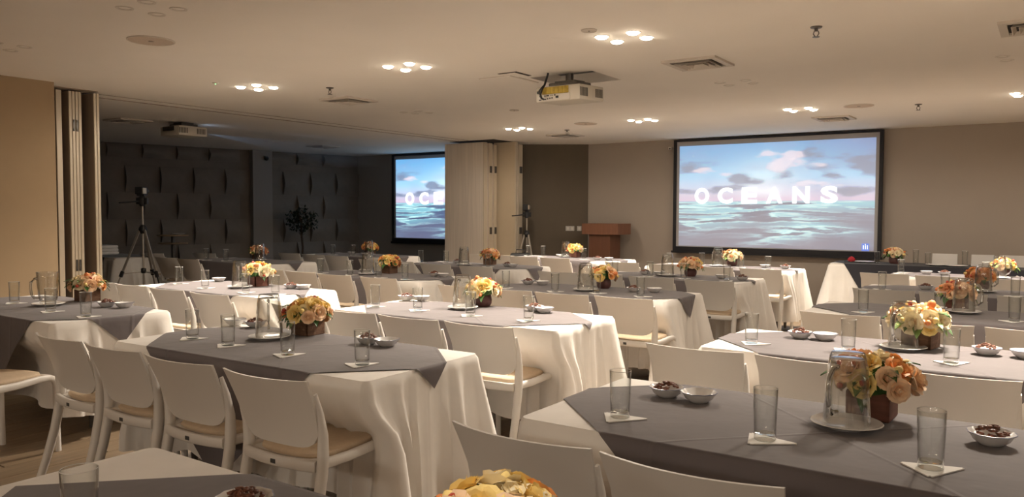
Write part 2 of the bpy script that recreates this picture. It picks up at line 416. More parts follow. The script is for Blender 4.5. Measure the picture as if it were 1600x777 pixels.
def ocean(nx, ny):
    u, v = np.meshgrid(np.linspace(0, 1, nx), np.linspace(0, 1, ny))     # v = 0 at the top
    hz = .555
    def mixc(a, b, t): return a + (b - a) * t[..., None]
    C_ = lambda r, g, b: np.array([r, g, b]) / 255.
    n1 = fbm(u * 5, v * 9, 1); n2 = fbm(u * 9, v * 16, 2, 7)
    def blob(cx, cy, sx, sy):
        d = np.sqrt(((u - cx) / sx) ** 2 + ((v - cy) / sy) ** 2)
        return np.clip((1.0 - d) * 1.1 + (n2 - .47) * 4.2, 0, 1) * np.clip((1.75 - d) * 1.4, 0, 1)
    sky = mixc(np.ones((ny, nx, 3)) * C_(92, 160, 214), C_(165, 212, 244), np.clip(v / .38, 0, 1))
    sky = mixc(sky, C_(120, 120, 165), np.clip((u - .62) / .5, 0, 1) * np.clip(1 - v / .3, 0, 1) * .8)
    glow = np.exp(-(((u - .46 - (.4 - v) * .12) / .17) ** 2 + ((v - .34) / .2) ** 2))
    sky = mixc(sky, C_(214, 244, 255), glow * .7)
    sky = mixc(sky, C_(214, 176, 200), np.clip((v - .33) / .2, 0, 1) * .75)
    sky = mixc(sky, C_(150, 150, 185), np.clip((n1 - .5) * 2.4, 0, 1) * .4)
    for cx, cy, sx, sy in ((.05, .21, .10, .07), (.74, .14, .085, .085), (.34, .335, .06, .035), (.42, .335, .04, .04), (.58, .325, .075, .045), (.82, .345, .085, .03), (.97, .27, .07, .10), (.93, .47, .13, .03), (.10, .46, .13, .03), (.27, .43, .08, .025)):
        sky = mixc(sky, C_(112, 124, 152), blob(cx, cy, sx * 1.15, sy * 1.2) * .8)
    for cx, cy, sx, sy in ((.14, .25, .06, .035), (.48, .10, .06, .05), (.60, .14, .05, .07), (.64, .19, .06, .04), (.73, .215, .05, .025), (.08, .08, .02, .07), (.53, .24, .05, .07), (.25, .29, .04, .02), (.75, .39, .11, .03)):
        sky = mixc(sky, C_(238, 222, 234), blob(cx, cy, sx, sy) * .8)
    sky = mixc(sky, C_(240, 246, 255), np.exp(-(((u - .47) / .11) ** 2 + ((v - .455) / .05) ** 2)) * .75)
    d = np.clip(v - hz, 0, 1)
    yy = d + .03 * (u - .5) - .15 * np.sqrt((u - .55) ** 2 + .02) + .16
    warp = fbm(u * 6, yy * 9, 8, 3) - .5
    q = np.log(d + .05) * 1.9
    n = fbm(u * 5 + 3 + warp * .8, (yy * 16 + q * 2.2) + warp * 1.2, 4, 6)
    ridge = 1 - np.abs(n - .5) * 2
    crest = np.clip((ridge - .80) / .16, 0, 1) ** 1.1
    fine = fbm(u * 16, (yy * 60 + q * 8), 6, 3)
    crest = np.clip(crest * (.55 + fine), 0, 1)
    g = lambda cu, cv, su, sv, k=0: np.exp(-(((u - cu + k * (v - cv)) / su) ** 2 + ((v - cv) / sv) ** 2))
    region = np.clip(1.25 - d * 9, 0, 1) + 1.0 * g(.12, .74, .28, .12, .5) + .9 * g(.5, .70, .2, .06) + 1.1 * g(.60, .85, .15, .12, 1.1) + .7 * g(.83, .82, .13, .05, -1.2)
    region = np.clip(region, .06, 1)
    sea = mixc(np.ones((ny, nx, 3)) * C_(112, 132, 160), C_(92, 98, 128), np.clip(d / .2, 0, 1))
    sea = mixc(sea, C_(128, 205, 220), region * np.clip(.25 + (n - .4) * 2.5, 0, .75))
    sea = mixc(sea, C_(60, 78, 115), np.clip((.42 - n) * 6, 0, 1) * region * .8)
    sea = mixc(sea, C_(190, 244, 246), crest * region)
    sea = mixc(sea, C_(170, 170, 200), np.exp(-(d / .008) ** 2) * .5)
    img = np.where((v < hz)[..., None], sky, sea)
    return np.clip(img, 0, 1)


m = bpy.data.materials.new('projected_picture'); m.use_nodes = True; nt = m.node_tree; b = nt.nodes['Principled BSDF']
at = nt.nodes.new('ShaderNodeAttribute'); at.attribute_name = 'picture'
b.inputs['Base Color'].default_value = (.5, .5, .5, 1); b.inputs['Roughness'].default_value = .9
nt.links.new(at.outputs['Color'], b.inputs['Emission Color']); b.inputs['Emission Strength'].default_value = SCREEN_GLOW
M['picture'] = m
NX, NY = 340, 190
IMG = ocean(NX, NY) ** 2.2
def picture_mesh(w, h):
    xs = np.linspace(-w / 2, w / 2, NX); zs = np.linspace(h / 2, -h / 2, NY)
    gx, gz = np.meshgrid(xs, zs)
    co = np.stack([gx.ravel(), np.zeros(NX * NY), gz.ravel()], 1)
    idx = np.arange(NX * NY).reshape(NY, NX)
    q = np.stack([idx[1:, :-1].ravel(), idx[1:, 1:].ravel(), idx[:-1, 1:].ravel(), idx[:-1, :-1].ravel()], 1)
    me = bpy.data.meshes.new('projected_picture')
    me.from_pydata(co.tolist(), [], q.tolist())
    me.materials.append(M['picture'])
    a = me.color_attributes.new('picture', 'FLOAT_COLOR', 'POINT')
    rgba = np.concatenate([IMG.reshape(-1, 3), np.ones((NX * NY, 1))], 1).astype(np.float32)
    a.data.foreach_set('color', rgba.ravel())
    return me
M['letter'] = emit('projected_white', (1, 1, 1), 1.25)
M['logo'] = emit('projected_logo_blue', (.24, .33, .85), .85)
M['screen_margin'] = mat('screen_margin', (.45, .44, .44), .9)

def letter_mesh(ch, hgt, wid):
    cu = bpy.data.curves.new('letter_curve', 'FONT'); cu.body = ch; cu.size = 1; cu.offset = .042; cu.extrude = .002; cu.resolution_u = 4
    o = bpy.data.objects.new('letter_tmp', cu); COL.objects.link(o)
    dg = bpy.context.evaluated_depsgraph_get()
    me = bpy.data.meshes.new_from_object(o.evaluated_get(dg))
    bpy.data.objects.remove(o); bpy.data.curves.remove(cu)
    co = np.array([v.co[:] for v in me.vertices]); lo, hi = co.min(0), co.max(0)
    for v in me.vertices:
        x, y, z = v.co
        v.co = ((x - (lo[0] + hi[0]) / 2) / (hi[0] - lo[0]) * wid, -z, (y - (lo[1] + hi[1]) / 2) / (hi[1] - lo[1]) * hgt)
    me.materials.clear(); me.materials.append(M['letter'])
    return me

SX0, SX1, SZ0, SZ1 = -5.395, -2.115, .80, 2.685
SW, SH = SX1 - SX0, SZ1 - SZ0
pic_me = picture_mesh(SW - .20, SH - .20)
bm = bmesh.new(); f = .05
box(bm, -SW / 2, -SW / 2 + f, -.03, .03, -SH / 2, SH / 2); box(bm, SW / 2 - f, SW / 2, -.03, .03, -SH / 2, SH / 2)
box(bm, -SW / 2 + f, SW / 2 - f, -.03, .03, SH / 2 - .035, SH / 2); box(bm, -SW / 2 + f, SW / 2 - f, -.03, .03, -SH / 2, -SH / 2 + .075)
box(bm, -SW / 2 - .02, SW / 2 + .02, -.045, .02, -SH / 2 - .035, -SH / 2 + .002)
frame_me = mesh('screen_frame', bm, 'frame_black')
margin_me = boxmesh('screen_fabric', (-SW / 2 + f, SW / 2 - f, -.004, .012, -SH / 2 + .075, SH / 2 - .035), 'screen_margin')
LET = [('O', 1109.5), ('C', 1148), ('E', 1186), ('A', 1224), ('N', 1265.5), ('S', 1309)]
lets = [(c, letter_mesh(c, .265, .25 if c not in 'AN' else .26)) for c, _ in LET]
lx = [-1.135, -.735, -.335, .065, .475, .895]
bm = bmesh.new(); box(bm, -.052, .052, -.002, .002, -.056, .056, .0008)
logo_me = mesh('logo_square', bm, 'logo')
bm = bmesh.new()
for xx in (-.028, 0, .028): box(bm, xx - .006, xx + .006, -.002, .002, -.03, .03)
box(bm, -.006, .006, -.002, .002, .036, .047)
mark_me = mesh('logo_mark', bm, 'letter')
m2 = M['picture'].copy(); m2.name = 'projected_picture_dark_room'
m2.node_tree.nodes['Principled BSDF'].inputs['Emission Strength'].default_value = SCREEN_GLOW * 1.35
pic2_me = pic_me.copy(); pic2_me.materials.clear(); pic2_me.materials.append(m2)
def screen(cx, label, pic_me=pic_me):
    t = thing('projection_screen', label, 'screen', (cx, FRONT - .10, (SZ0 + SZ1) / 2))
    ob('frame', frame_me, t); ob('fabric', margin_me, t)
    p = ob('picture', pic_me, t, (0, -.008, -.01), label='projected seascape under a cloudy sky')
    for (c, me), x in zip(lets, lx): ob('letter', me, p, (x, -.006, -.0))
    ob('logo', logo_me, p, (1.425, -.006, -.79), label='small blue square emblem with white marks')
    ob('logo_mark', mark_me, p, (1.425, -.0085, -.79))
    ob('mount', boxmesh('mount', (-SW / 2 + .3, SW / 2 - .3, .03, .10, -.1, .1), 'black'), t)
    return t
screen((SX0 + SX1) / 2, 'large projection screen reading OCEANS over a seascape, beside the lectern')
screen(-11.93 + SW / 2, 'projection screen in the dark room, half hidden behind the folding panels', pic2_me)

# ================================================================== LECTERN, SWITCHES, TRIPODS
t = thing('lectern', 'reddish brown wooden lectern with deep overhanging top by front wall', 'lectern', (-6.52, 12.36, 0))
ob('body', boxmesh('body', (-.235, .185, -.19, .2, .03, 1.07), 'podium', .006), t)
ob('reading_top', boxmesh('reading_top', (-.345, .365, -.25, .25, 1.065, 1.255), 'podium_top', .006), t, label='thick lighter wooden top')
ob('base', boxmesh('base', (-.26, .21, -.22, .22, 0, .03), 'podium', .004), t)
_d = Vector((-1.63, -1.07, 0)).normalized(); _n = Vector((_d.y, -_d.x, 0))
ang = math.atan2(_d.y, _d.x) + math.pi
for k, s in enumerate((.16, .29, .37)):
    p = Vector((-7.12, 12.79, 1.15)) + _d * s
    pp = p - _n * 0 + Vector((.0055, -.0084, 0))
    t = thing('switch_plate', ['right', 'middle', 'left'][k] + ' pale switch plate of three on the brown wall', 'switch', pp, ang, None)
    bm = bmesh.new(); box(bm, -.04, .04, -.006, .003, -.045, .045, .002)
    ob('plate', mesh('plate', bm, 'plate'), t)
    bm = bmesh.new(); box(bm, -.018, .018, -.011, -.005, -.026, .026, .002)
    ob('rocker', mesh('rocker', bm, 'white_paint'), t)

def tripod(loc, h, spread, rz, label, cam_l, collapsed=False):
    t = thing('camera_tripod', label, 'tripod', loc, rz)
    apex = h * .66; kn = h * .36
    for k in range(3):
        a = 2 * math.pi * k / 3 - math.pi / 2 + (math.pi / 3)
        d = Vector((math.cos(a), math.sin(a), 0))
        bm = bmesh.new()
        P = lambda f: Vector((0, 0, apex)) + d * .04 + (d * spread - d * .04 + Vector((0, 0, -apex))) * f
        sweep(bm, [P(0), P(.5)], rect(.028, .022)); leg = mesh('leg', bm, 'tripod')
        lo_ = ob('leg', leg, t)
        bm = bmesh.new(); sweep(bm, [P(.5), P(.985)], circ(.010)); ob('lower_leg', mesh('lower_leg', bm, 'tripod' if k else 'black'), lo_)
        bm = bmesh.new(); sweep(bm, [P(.47), P(.535)], rect(.042, .036)); ob('clamp', mesh('clamp', bm, 'black'), lo_)
        bm = bmesh.new(); sweep(bm, [P(.96), P(1)], circ(.016)); ob('foot', mesh('foot', bm, 'black'), lo_)
        bm = bmesh.new(); sweep(bm, [P(.5), Vector((0, 0, P(.5).z + .02))], rect(.012, .005)); ob('brace', mesh('brace', bm, 'tripod'), t)
    bm = bmesh.new(); sweep(bm, [(0, 0, h * .2), (0, 0, h * .86)], circ(.014)); ob('centre_column', mesh('column', bm, 'tripod'), t)
    bm = bmesh.new(); lathe(bm, [(.03, apex - .05), (.055, apex), (.05, apex + .03), (.028, apex + .07)], 12); ob('shoulder', mesh('shoulder', bm, 'black', True), t)
    bm = bmesh.new(); lathe(bm, [(.022, h * .33), (.034, h * .335), (.034, h * .365), (.022, h * .37)], 12); ob('spreader_hub', mesh('hub', bm, 'black', True), t)
    bm = bmesh.new(); lathe(bm, [(.03, h * .84), (.045, h * .86), (.045, h * .9), (.03, h * .92)], 12); box(bm, -.05, .05, -.06, .06, h * .92, h * .93, .003); box(bm, -.075, .075, -.03, .03, h * .855, h * .905, .008)
    ob('pan_head', mesh('head', bm, 'black'), t)
    bm = bmesh.new(); sweep(bm, [(-.02, 0, h * .88), (-.10, -.12, h * .872), (-.20, -.24, h * .865)], circ(.011)); ob('pan_handle', mesh('handle', bm, 'black'), t)
    c = thing('video_camera', cam_l, 'camera', (loc[0], loc[1], loc[2] + h * .93), rz)
    bm = bmesh.new(); box(bm, -.05, .05, -.11, .06, 0.0, .10, .008); ob('body', mesh('body', bm, 'black'), c)
    bm = bmesh.new(); sweep(bm, [(0, .06, .05), (0, .14, .05)], circ(.035, 14)); ob('lens_barrel', mesh('barrel', bm, 'steel_dark', True, 40), c)
    bm = bmesh.new(); box(bm, .05, .06, -.10, .0, .01, .085, .002); ob('viewing_screen', mesh('flip', bm, 'alu'), c)
    return t
tripod((-10.28, 6.0, 0), 1.80, .50, .62, 'tall aluminium tripod with black joints standing in the dark room', 'small black video camera on the tall tripod in dark room')
tripod((-7.70, 11.62, 0), 1.60, .30, .3, 'narrow tripod beside the folding panels before brown wall', 'compact black camera on the tripod before the brown wall')
t = thing('equipment_bag', 'black bag at the foot of tripod before brown wall', 'bag', (-7.62, 11.30, 0), .5)
bm = bmesh.new(); box(bm, -.17, .17, -.1, .1, 0, .74, .03); ob('body', mesh('bag', bm, 'black'), t)
bm = bmesh.new(); sweep(bm, [(-.08, 0, .73), (-.07, 0, .80), (.07, 0, .80), (.08, 0, .73)], circ(.01)); ob('handle', mesh('bag_handle', bm, 'black'), t)

# ================================================================== CEILING FITTINGS
trim_bm = bmesh.new(); lathe(trim_bm, [(.036, 0), (.052, -.004), (.054, 0), (.054, .001), (.036, .001)], 20, closed=True)
trim_me = mesh('downlight_trim', trim_bm, 'white_paint', True, 40)
b2 = bmesh.new(); lathe(b2, [(.042, -.003), (.038, -.012), (.026, -.017), (0.0, -.019)], 18, closed=True); lens_on_me = mesh('lens_lit', b2, 'lens_on', True)
b2 = bmesh.new(); lathe(b2, [(.0366, -.001), (.03, .004), (0.0, .004)], 18, closed=True); lens_off_me = mesh('lens_unlit', b2, 'lens_off', True)
CLUST = []   # x, y, lit, phrase
for x, n in ((-6.66, 'left'), (-4.64, 'second'), (-2.57, 'third'), (-.26, 'right'), (2.05, 'added_right1'), (4.35, 'added_right2')):  # last two columns are added, unseen to the right, to brighten the room
    for y, row in ((-4.2, 'far'), (2.79, 'near'), (5.12, 'second'), (7.52, 'third'), (9.83, 'far')):  # first row is added, unseen behind the camera, to light the chair backs
        CLUST.append((x, y, row in ('second', 'far'), n, row))
PHR = {('left', 'second'): 'lit cluster nearest the folding wall track', ('second', 'second'): 'lit cluster left of the ceiling projector',
       ('third', 'second'): 'largest lit cluster, right of the projector', ('left', 'far'): 'lit cluster above the middle panel stack',
       ('second', 'far'): 'lit cluster left of the large screen', ('third', 'far'): 'lit cluster above the large screen',
       ('right', 'far'): 'lit cluster at right picture edge', ('second', 'near'): 'unlit cluster above the round speaker',
       ('left', 'near'): 'unlit cluster at top left edge', ('third', 'third'): 'unlit cluster behind the slatted vent',
       ('left', 'third'): 'unlit cluster before the middle panel stack', ('right', 'third'): 'unlit cluster at right picture edge',
       ('second', 'third'): 'unlit cluster behind the projector'}
for (x, y, lit, n, row) in CLUST:
    if (n, row) == ('second', 'third'): continue
    if lit:
        ld = bpy.data.lights.new('downlight_or_added_spill', 'SPOT'); ld.energy = SPILL_W * (1.7 if y < 0 else 1); ld.color = LAMP_COL; ld.shadow_soft_size = .12; ld.spot_size = math.radians(176); ld.spot_blend = .35  # the added row behind the camera spills more, lifting the chair backs
        lo = bpy.data.objects.new('downlight_or_added_spill', ld); COL.objects.link(lo); lo.location = (x, y, CEIL - .05)
    for k, (dx, dy) in enumerate(((-.125, -.10), (.12, -.10), (-.105, .10), (.13, .10))):
        X, Y = x + dx, y + dy
        if lit:
            ld = bpy.data.lights.new('downlight_or_added_beam', 'SPOT'); ld.energy = LAMP_W; ld.color = LAMP_COL
            ld.spot_size = math.radians(84); ld.spot_blend = 1.0; ld.shadow_soft_size = .035
            lo = bpy.data.objects.new('downlight_or_added_beam', ld); COL.objects.link(lo); lo.location = (X, Y, CEIL - .04)
            tgt = Vector((X + dx * .9, Y - .75 + dy * 2, .75)) if row == 'second' else Vector((X + dx * .9, Y + .05 + dy * 2, .75))
            lo.rotation_euler = (tgt - lo.location).to_track_quat('-Z', 'Y').to_euler()
        if not seen(X, Y, CEIL, 25): continue
        ph = PHR.get((n, row), 'cluster')
        t = thing('downlight', 'round ceiling downlight, ' + ['front left', 'front right', 'back left', 'back right'][k] + ' of ' + ph, 'ceiling light', (X, Y, CEIL))
        ob('trim_ring', trim_me, t); ob('lens', lens_on_me if lit else lens_off_me, t)

# added spot with no fitting, unseen above the picture, brightens the nearest table's flowers
ld = bpy.data.lights.new('downlight_or_added_beam', 'SPOT'); ld.energy = 70; ld.color = LAMP_COL; ld.spot_size = math.radians(34); ld.spot_blend = .9; ld.shadow_soft_size = .035
lo = bpy.data.objects.new('downlight_or_added_beam', ld); COL.objects.link(lo); lo.location = (-.66, .58, CEIL - .04)
lo.rotation_euler = (Vector((-.80, 1.08, .9)) - lo.location).to_track_quat('-Z', 'Y').to_euler()

def ceiling_vent(x, y, label, w=.46):
    t = thing('air_vent', label, 'air vent', (x, y, CEIL))
    bm = bmesh.new(); h = w / 2
    for (a, b, c, d) in ((-h, h, -h, -h + .05), (-h, h, h - .05, h), (-h, -h + .05, -h + .05, h - .05), (h - .05, h, -h + .05, h - .05)): box(bm, a, b, c, d, -.018, 0)
    ob('frame', mesh('vent_frame', bm, 'grille'), t)
    ob('duct', boxmesh('vent_duct', (-h + .05, h - .05, -h + .05, h - .05, -.002, 0), 'gap'), t)
    for k in range(1, 4):
        s = h - .05 - k * .042
        bm = bmesh.new(); q = .020; zt, zb = -.005, -.03
        o_ = [bm.verts.new((s * a, s * b, zt)) for a, b in ((-1, -1), (1, -1), (1, 1), (-1, 1))]
        i_ = [bm.verts.new(((s + q) * a, (s + q) * b, zb)) for a, b in ((-1, -1), (1, -1), (1, 1), (-1, 1))]
        o2 = [bm.verts.new(((s - .004) * a, (s - .004) * b, zt)) for a, b in ((-1, -1), (1, -1), (1, 1), (-1, 1))]
        i2 = [bm.verts.new(((s + q - .004) * a, (s + q - .004) * b, zb - .001)) for a, b in ((-1, -1), (1, -1), (1, 1), (-1, 1))]
        for r1, r2 in ((o_, i_), (i_, i2), (i2, o2), (o2, o_)):
            for i in range(4): bm.faces.new((r1[i], r1[(i + 1) % 4], r2[(i + 1) % 4], r2[i]))
        ob('slat', mesh('vent_slat', bm, 'grille'), t)
    return t
ceiling_vent(-2.49, 6.33, 'square slatted ceiling vent with dark gaps, right of the projector')
ceiling_vent(-6.56, 6.28, 'square ceiling vent left of projector, before the folding track')
ceiling_vent(-2.43, 10.95, 'square slatted ceiling vent just above the large screen')
ceiling_vent(-6.58, 11.05, 'far square ceiling vent in front of the brown wall')
ceiling_vent(-.12, 6.30, 'square ceiling vent cut by the right picture edge')
ceiling_vent(-10.6, 6.0, 'dim square ceiling vent above projector in dark room')

def disc(x, y, r, label, name='ceiling_speaker', cat='speaker', m='speaker'):
    t = thing(name, label, cat, (x, y, CEIL))
    bm = bmesh.new(); lathe(bm, [(r, 0), (r, -.006), (r * .95, -.009), (r * .93, -.006)], 32, closed=True); ob('rim', mesh('rim', bm, 'grille', True, 40), t)
    bm = bmesh.new(); lathe(bm, [(r * .93, -.006), (0.0, -.007)], 32, closed=True); ob('grille', mesh('disc_grille', bm, m), t)
    bm = bmesh.new(); lathe(bm, [(r * .12, -.007), (r * .1, -.012), (0, -.013)], 12, closed=True); ob('centre_cap', mesh('cap', bm, 'lens_off'), t)
disc(-5.50, 3.30, .165, 'large round ceiling speaker grille at upper left')
disc(-5.48, 9.76, .165, 'round ceiling speaker grille left of the large screen')
disc(-1.92, 9.87, .165, 'round ceiling speaker grille right of lights above screen')
disc(-2.67, 4.79, .055, 'small flat round detector beside the largest lit cluster', 'smoke_detector', 'detector', 'grille')
disc(-5.50, 8.01, .06, 'small round detector before the speaker near middle stack', 'smoke_detector', 'detector', 'grille')

def sprinkler(x, y, label, s=1):
    t = thing('sprinkler', label, 'sprinkler', (x, y, CEIL))
    bm = bmesh.new(); lathe(bm, [(.04, 0), (.036, -.008), (.012, -.012), (.012, -.03)], 14); ob('escutcheon', mesh('esc', bm, 'steel_dark', True, 40), t)
    bm = bmesh.new()
    for sx in (-1, 1): sweep(bm, [(sx * .012, 0, -.028), (sx * .018, 0, -.045), (sx * .006, 0, -.066)], circ(.0035, 6))
    lathe(bm, [(.024, -.066), (.024, -.069)], 12); ob('deflector', mesh('deflector', bm, 'steel_dark'), t)
sprinkler(-1.36, 5.56, 'brass sprinkler head nearest, at upper right of ceiling')
sprinkler(-1.33, 10.11, 'brass sprinkler head above the large screen right end')
sprinkler(-6.07, 5.55, 'brass sprinkler head above the left ceiling vent')
sprinkler(-6.14, 10.36, 'brass sprinkler head far, above the vent before brown wall')
t = thing('indicator_light', 'tiny ceiling sensor with green light beside folding track', 'sensor', (-6.77, 4.72, CEIL))
bm = bmesh.new(); lathe(bm, [(.03, 0), (.026, -.01), (0, -.012)], 12, closed=True); ob('body', mesh('sensor', bm, 'grille'), t)
bm = bmesh.new(); box(bm, -.004, .004, -.004, .004, -.017, -.011); ob('led', mesh('led', bm, emit('led_green', (.3, 1, .4), 3)), t)

# hatch pushed up beside the projector: a dark slot and a flush panel
t = thing('access_hatch', 'square ceiling access panel left ajar beside the projector', 'hatch', (-4.3, 6.2, CEIL))
bm = bmesh.new(); box(bm, -.18, .16, -.24, .22, -.010, -.002, .001); ob('panel', mesh('hatch_panel', bm, 'ceiling'), t, rot=(.0, 0, .0))
bm = bmesh.new()
for a, b, c, d in ((-.19, .17, -.25, -.24), (-.19, .17, .22, .23), (-.19, -.18, -.24, .22), (.16, .17, -.24, .22)): box(bm, a, b, c, d, -.006, 0)
ob('frame', mesh('hatch_frame', bm, 'grille'), t)
t = thing('access_slot', 'open ceiling slot with dark edge above the access panel', 'hatch', (-4.02, 5.86, CEIL))
bm = bmesh.new(); box(bm, -.17, .02, -.025, .0, -.003, 0); box(bm, -.0, .035, -.025, .22, -.003, 0); ob('gap', mesh('slot_gap', bm, 'gap'), t)
bm = bmesh.new(); box(bm, -.17, 0, .0, .22, -.004, 0); ob('cover', mesh('slot_cover', bm, 'ceiling'), t)

def projector(x, y, z, label, lens_on, detail, pitch):
    t = thing('projector', label, 'projector', (x, y, z)); t.scale = (1.14, 1.3, 1.08); t.rotation_euler = (math.radians(pitch), 0, 0)
    bm = bmesh.new(); box(bm, -.20, .20, -.17, .17, 0, .125, .012); ob('housing', mesh('housing', bm, 'proj_white', True, 30), t)
    bm = bmesh.new(); box(bm, -.13, .13, -.1, .1, .125, .16, .008); ob('top_cover', mesh('top_cover', bm, 'steel_dark'), t)
    bm = bmesh.new(); lathe(bm, [(.03, .16), (.03, CEIL + (.40 if detail else 0) - z)], 10); box(bm, -.09, .09, -.07, .07, .16, .175); ob('mount_pole', mesh('pole', bm, 'steel_dark'), t)
    bm = bmesh.new(); sweep(bm, [(.06, .165, .06), (.06, .20, .06)], circ(.05, 16)); ob('lens_barrel', mesh('barrel2', bm, 'black'), t)
    bm = bmesh.new(); sweep(bm, [(.06, .199, .06), (.06, .203, .06)], circ(.04, 16))
    ob('lens', mesh('proj_lens', bm, emit('projector_beam_lens', (.55, .72, 1), 9) if lens_on else 'lens_off'), t)
    for s in (-.11, .10):
        vent = bmesh.new()
        for k in range(6): box(vent, .1995, .203, s - .055 + k * .018, s - .046 + k * .018, .03, .10)
        ob('side_vent', mesh('side_vent', vent, 'steel_dark'), t)
    if detail:
        bm = bmesh.new(); box(bm, -.135, .10, -.178, -.165, .062, .118, .002)
        lab = ob('warning_label', mesh('label', bm, 'proj_yellow'), t, label='yellow ribbed label plate on the rear')
        for k in range(6):
            bm = bmesh.new(); box(bm, -.125 + k * .037, -.097 + k * .037, -.181, -.177, .066, .114, .001); ob('rib', mesh('rib', bm, 'proj_yellow'), lab)
        bm = bmesh.new(); box(bm, -.175, .115, -.175, -.168, .008, .060, .002); pp = ob('port_panel', mesh('port_panel', bm, 'white_paint'), t)
        for k, (a, zz, w, h) in enumerate(((-.155, .047, .018, .006), (-.11, .047, .008, .010), (-.085, .049, .022, .008), (-.055, .049, .006, .006), (-.04, .049, .006, .006), (-.02, .050, .011, .011), (-.155, .018, .022, .008), (-.115, .02, .03, .008), (-.085, .024, .010, .010), (-.065, .026, .008, .012), (-.045, .028, .011, .009), (.0, .034, .024, .018))):
            bm = bmesh.new(); box(bm, a - w / 2, a + w / 2, -.178, -.174, zz - h / 2, zz + h / 2); ob('port', mesh('port', bm, 'black'), pp)
        bm = bmesh.new(); sweep(bm, [(-.115, -.185, .02), (-.125, -.20, .03), (-.132, -.205, .06), (-.12, -.20, .10), (-.115, -.17, .14), (-.115, -.12, .24)], circ(.008)); ob('cable', mesh('cable', bm, 'black'), t)
        bm = bmesh.new(); sweep(bm, [(-.16, -.18, .08), (-.15, -.195, .09), (-.125, -.195, .115), (-.115, -.165, .145)], circ(.006)); box(bm, -.175, -.145, -.19, -.172, .068, .09, .003); ob('power_lead', mesh('lead', bm, 'black'), t)
    else:
        bm = bmesh.new(); box(bm, -.135, .10, -.178, -.165, .062, .118, .002); ob('port_panel', mesh('label', bm, 'steel_dark'), t)
projector(-3.655, 6.22, 2.445, 'white ceiling projector with yellow rear label hanging below open recess', False, True, 3)
projector(-10.25, 6.62, 2.505, 'dim ceiling projector with glowing blue lens in dark room', True, False, 0)
# beam of the second projector, seen in the slightly hazy air of the dark room
hz_m = bpy.data.materials.new('light_haze'); hz_m.use_nodes = True; nt = hz_m.node_tree
nt.nodes.remove(nt.nodes['Principled BSDF']); vs = nt.nodes.new('ShaderNodeVolumeScatter'); vs.inputs['Density'].default_value = .34; vs.inputs['Anisotropy'].default_value = .1
nt.links.new(vs.outputs[0], nt.nodes['Material Output'].inputs['Volume'])
ap = Vector((-10.182, 6.92, 2.572)); ends = [Vector(p) for p in ((-11.2, 12.6, 1.95), (-9.2, 12.6, 1.95), (-9.2, 12.6, 2.60), (-11.2, 12.6, 2.60))]
bm = bmesh.new(); r0 = [bm.verts.new(ap.lerp(e, .008)) for e in ends]; r1 = [bm.verts.new(ap.lerp(e, .55)) for e in ends]
for i in range(4): bm.faces.new((r0[i], r0[(i + 1) % 4], r1[(i + 1) % 4], r1[i]))
bm.faces.new(r0); bm.faces.new(r1)
ob('light_haze', mesh('beam', bm, hz_m), None, label='faint blue beam of hazy light from the dark room projector', cat='haze', kind='stuff')
ld = bpy.data.lights.new('projector_beam', 'SPOT'); ld.energy = 45; ld.color = (.45, .65, 1); ld.spot_size = math.radians(20); ld.spot_blend = .4; ld.shadow_soft_size = .02
lo = bpy.data.objects.new('projector_beam', ld); COL.objects.link(lo); lo.location = ap
lo.rotation_euler = (Vector((-10.25, 12.6, 2.2)) - ap).to_track_quat('-Z', 'Y').to_euler()
ceiling_vent(-11.62, 10.45, 'far dim square ceiling vent before screen in dark room')
for k, (dx, dy) in enumerate(((-.125, -.10), (.12, -.10), (-.105, .10), (.13, .10))):
    t = thing('downlight', 'unlit ceiling downlight, ' + ['front left', 'front right', 'back left', 'back right'][k] + ' of cluster in dark room', 'ceiling light', (-11.53 + dx, 9.24 + dy, CEIL))
    ob('trim_ring', trim_me, t); ob('lens', lens_off_me, t)
t = thing('security_camera', 'small dark camera high on the pilaster in dark room', 'camera', (-13.43, 10.50, 2.50))
bm = bmesh.new(); lathe(bm, [(.04, .06), (.045, .05), (.045, .03), (.035, 0), (0, -.012)], 14); ob('dome', mesh('dome', bm, 'black', True), t, (.05, 0, 0))
ob('bracket', boxmesh('bracket', (0, .06, -.03, .03, .055, .08), 'steel_dark'), t)
t = thing('wall_sensor', 'tiny dark sensor on the wall left of large screen', 'sensor', (-5.50, FRONT, 2.56))
ob('body', boxmesh('sensor_body', (-.03, .03, -.05, 0, -.025, .02), 'white_paint', .005), t); ob('eye', boxmesh('sensor_eye', (-.012, .012, -.06, -.045, -.02, .0), 'black'), t)

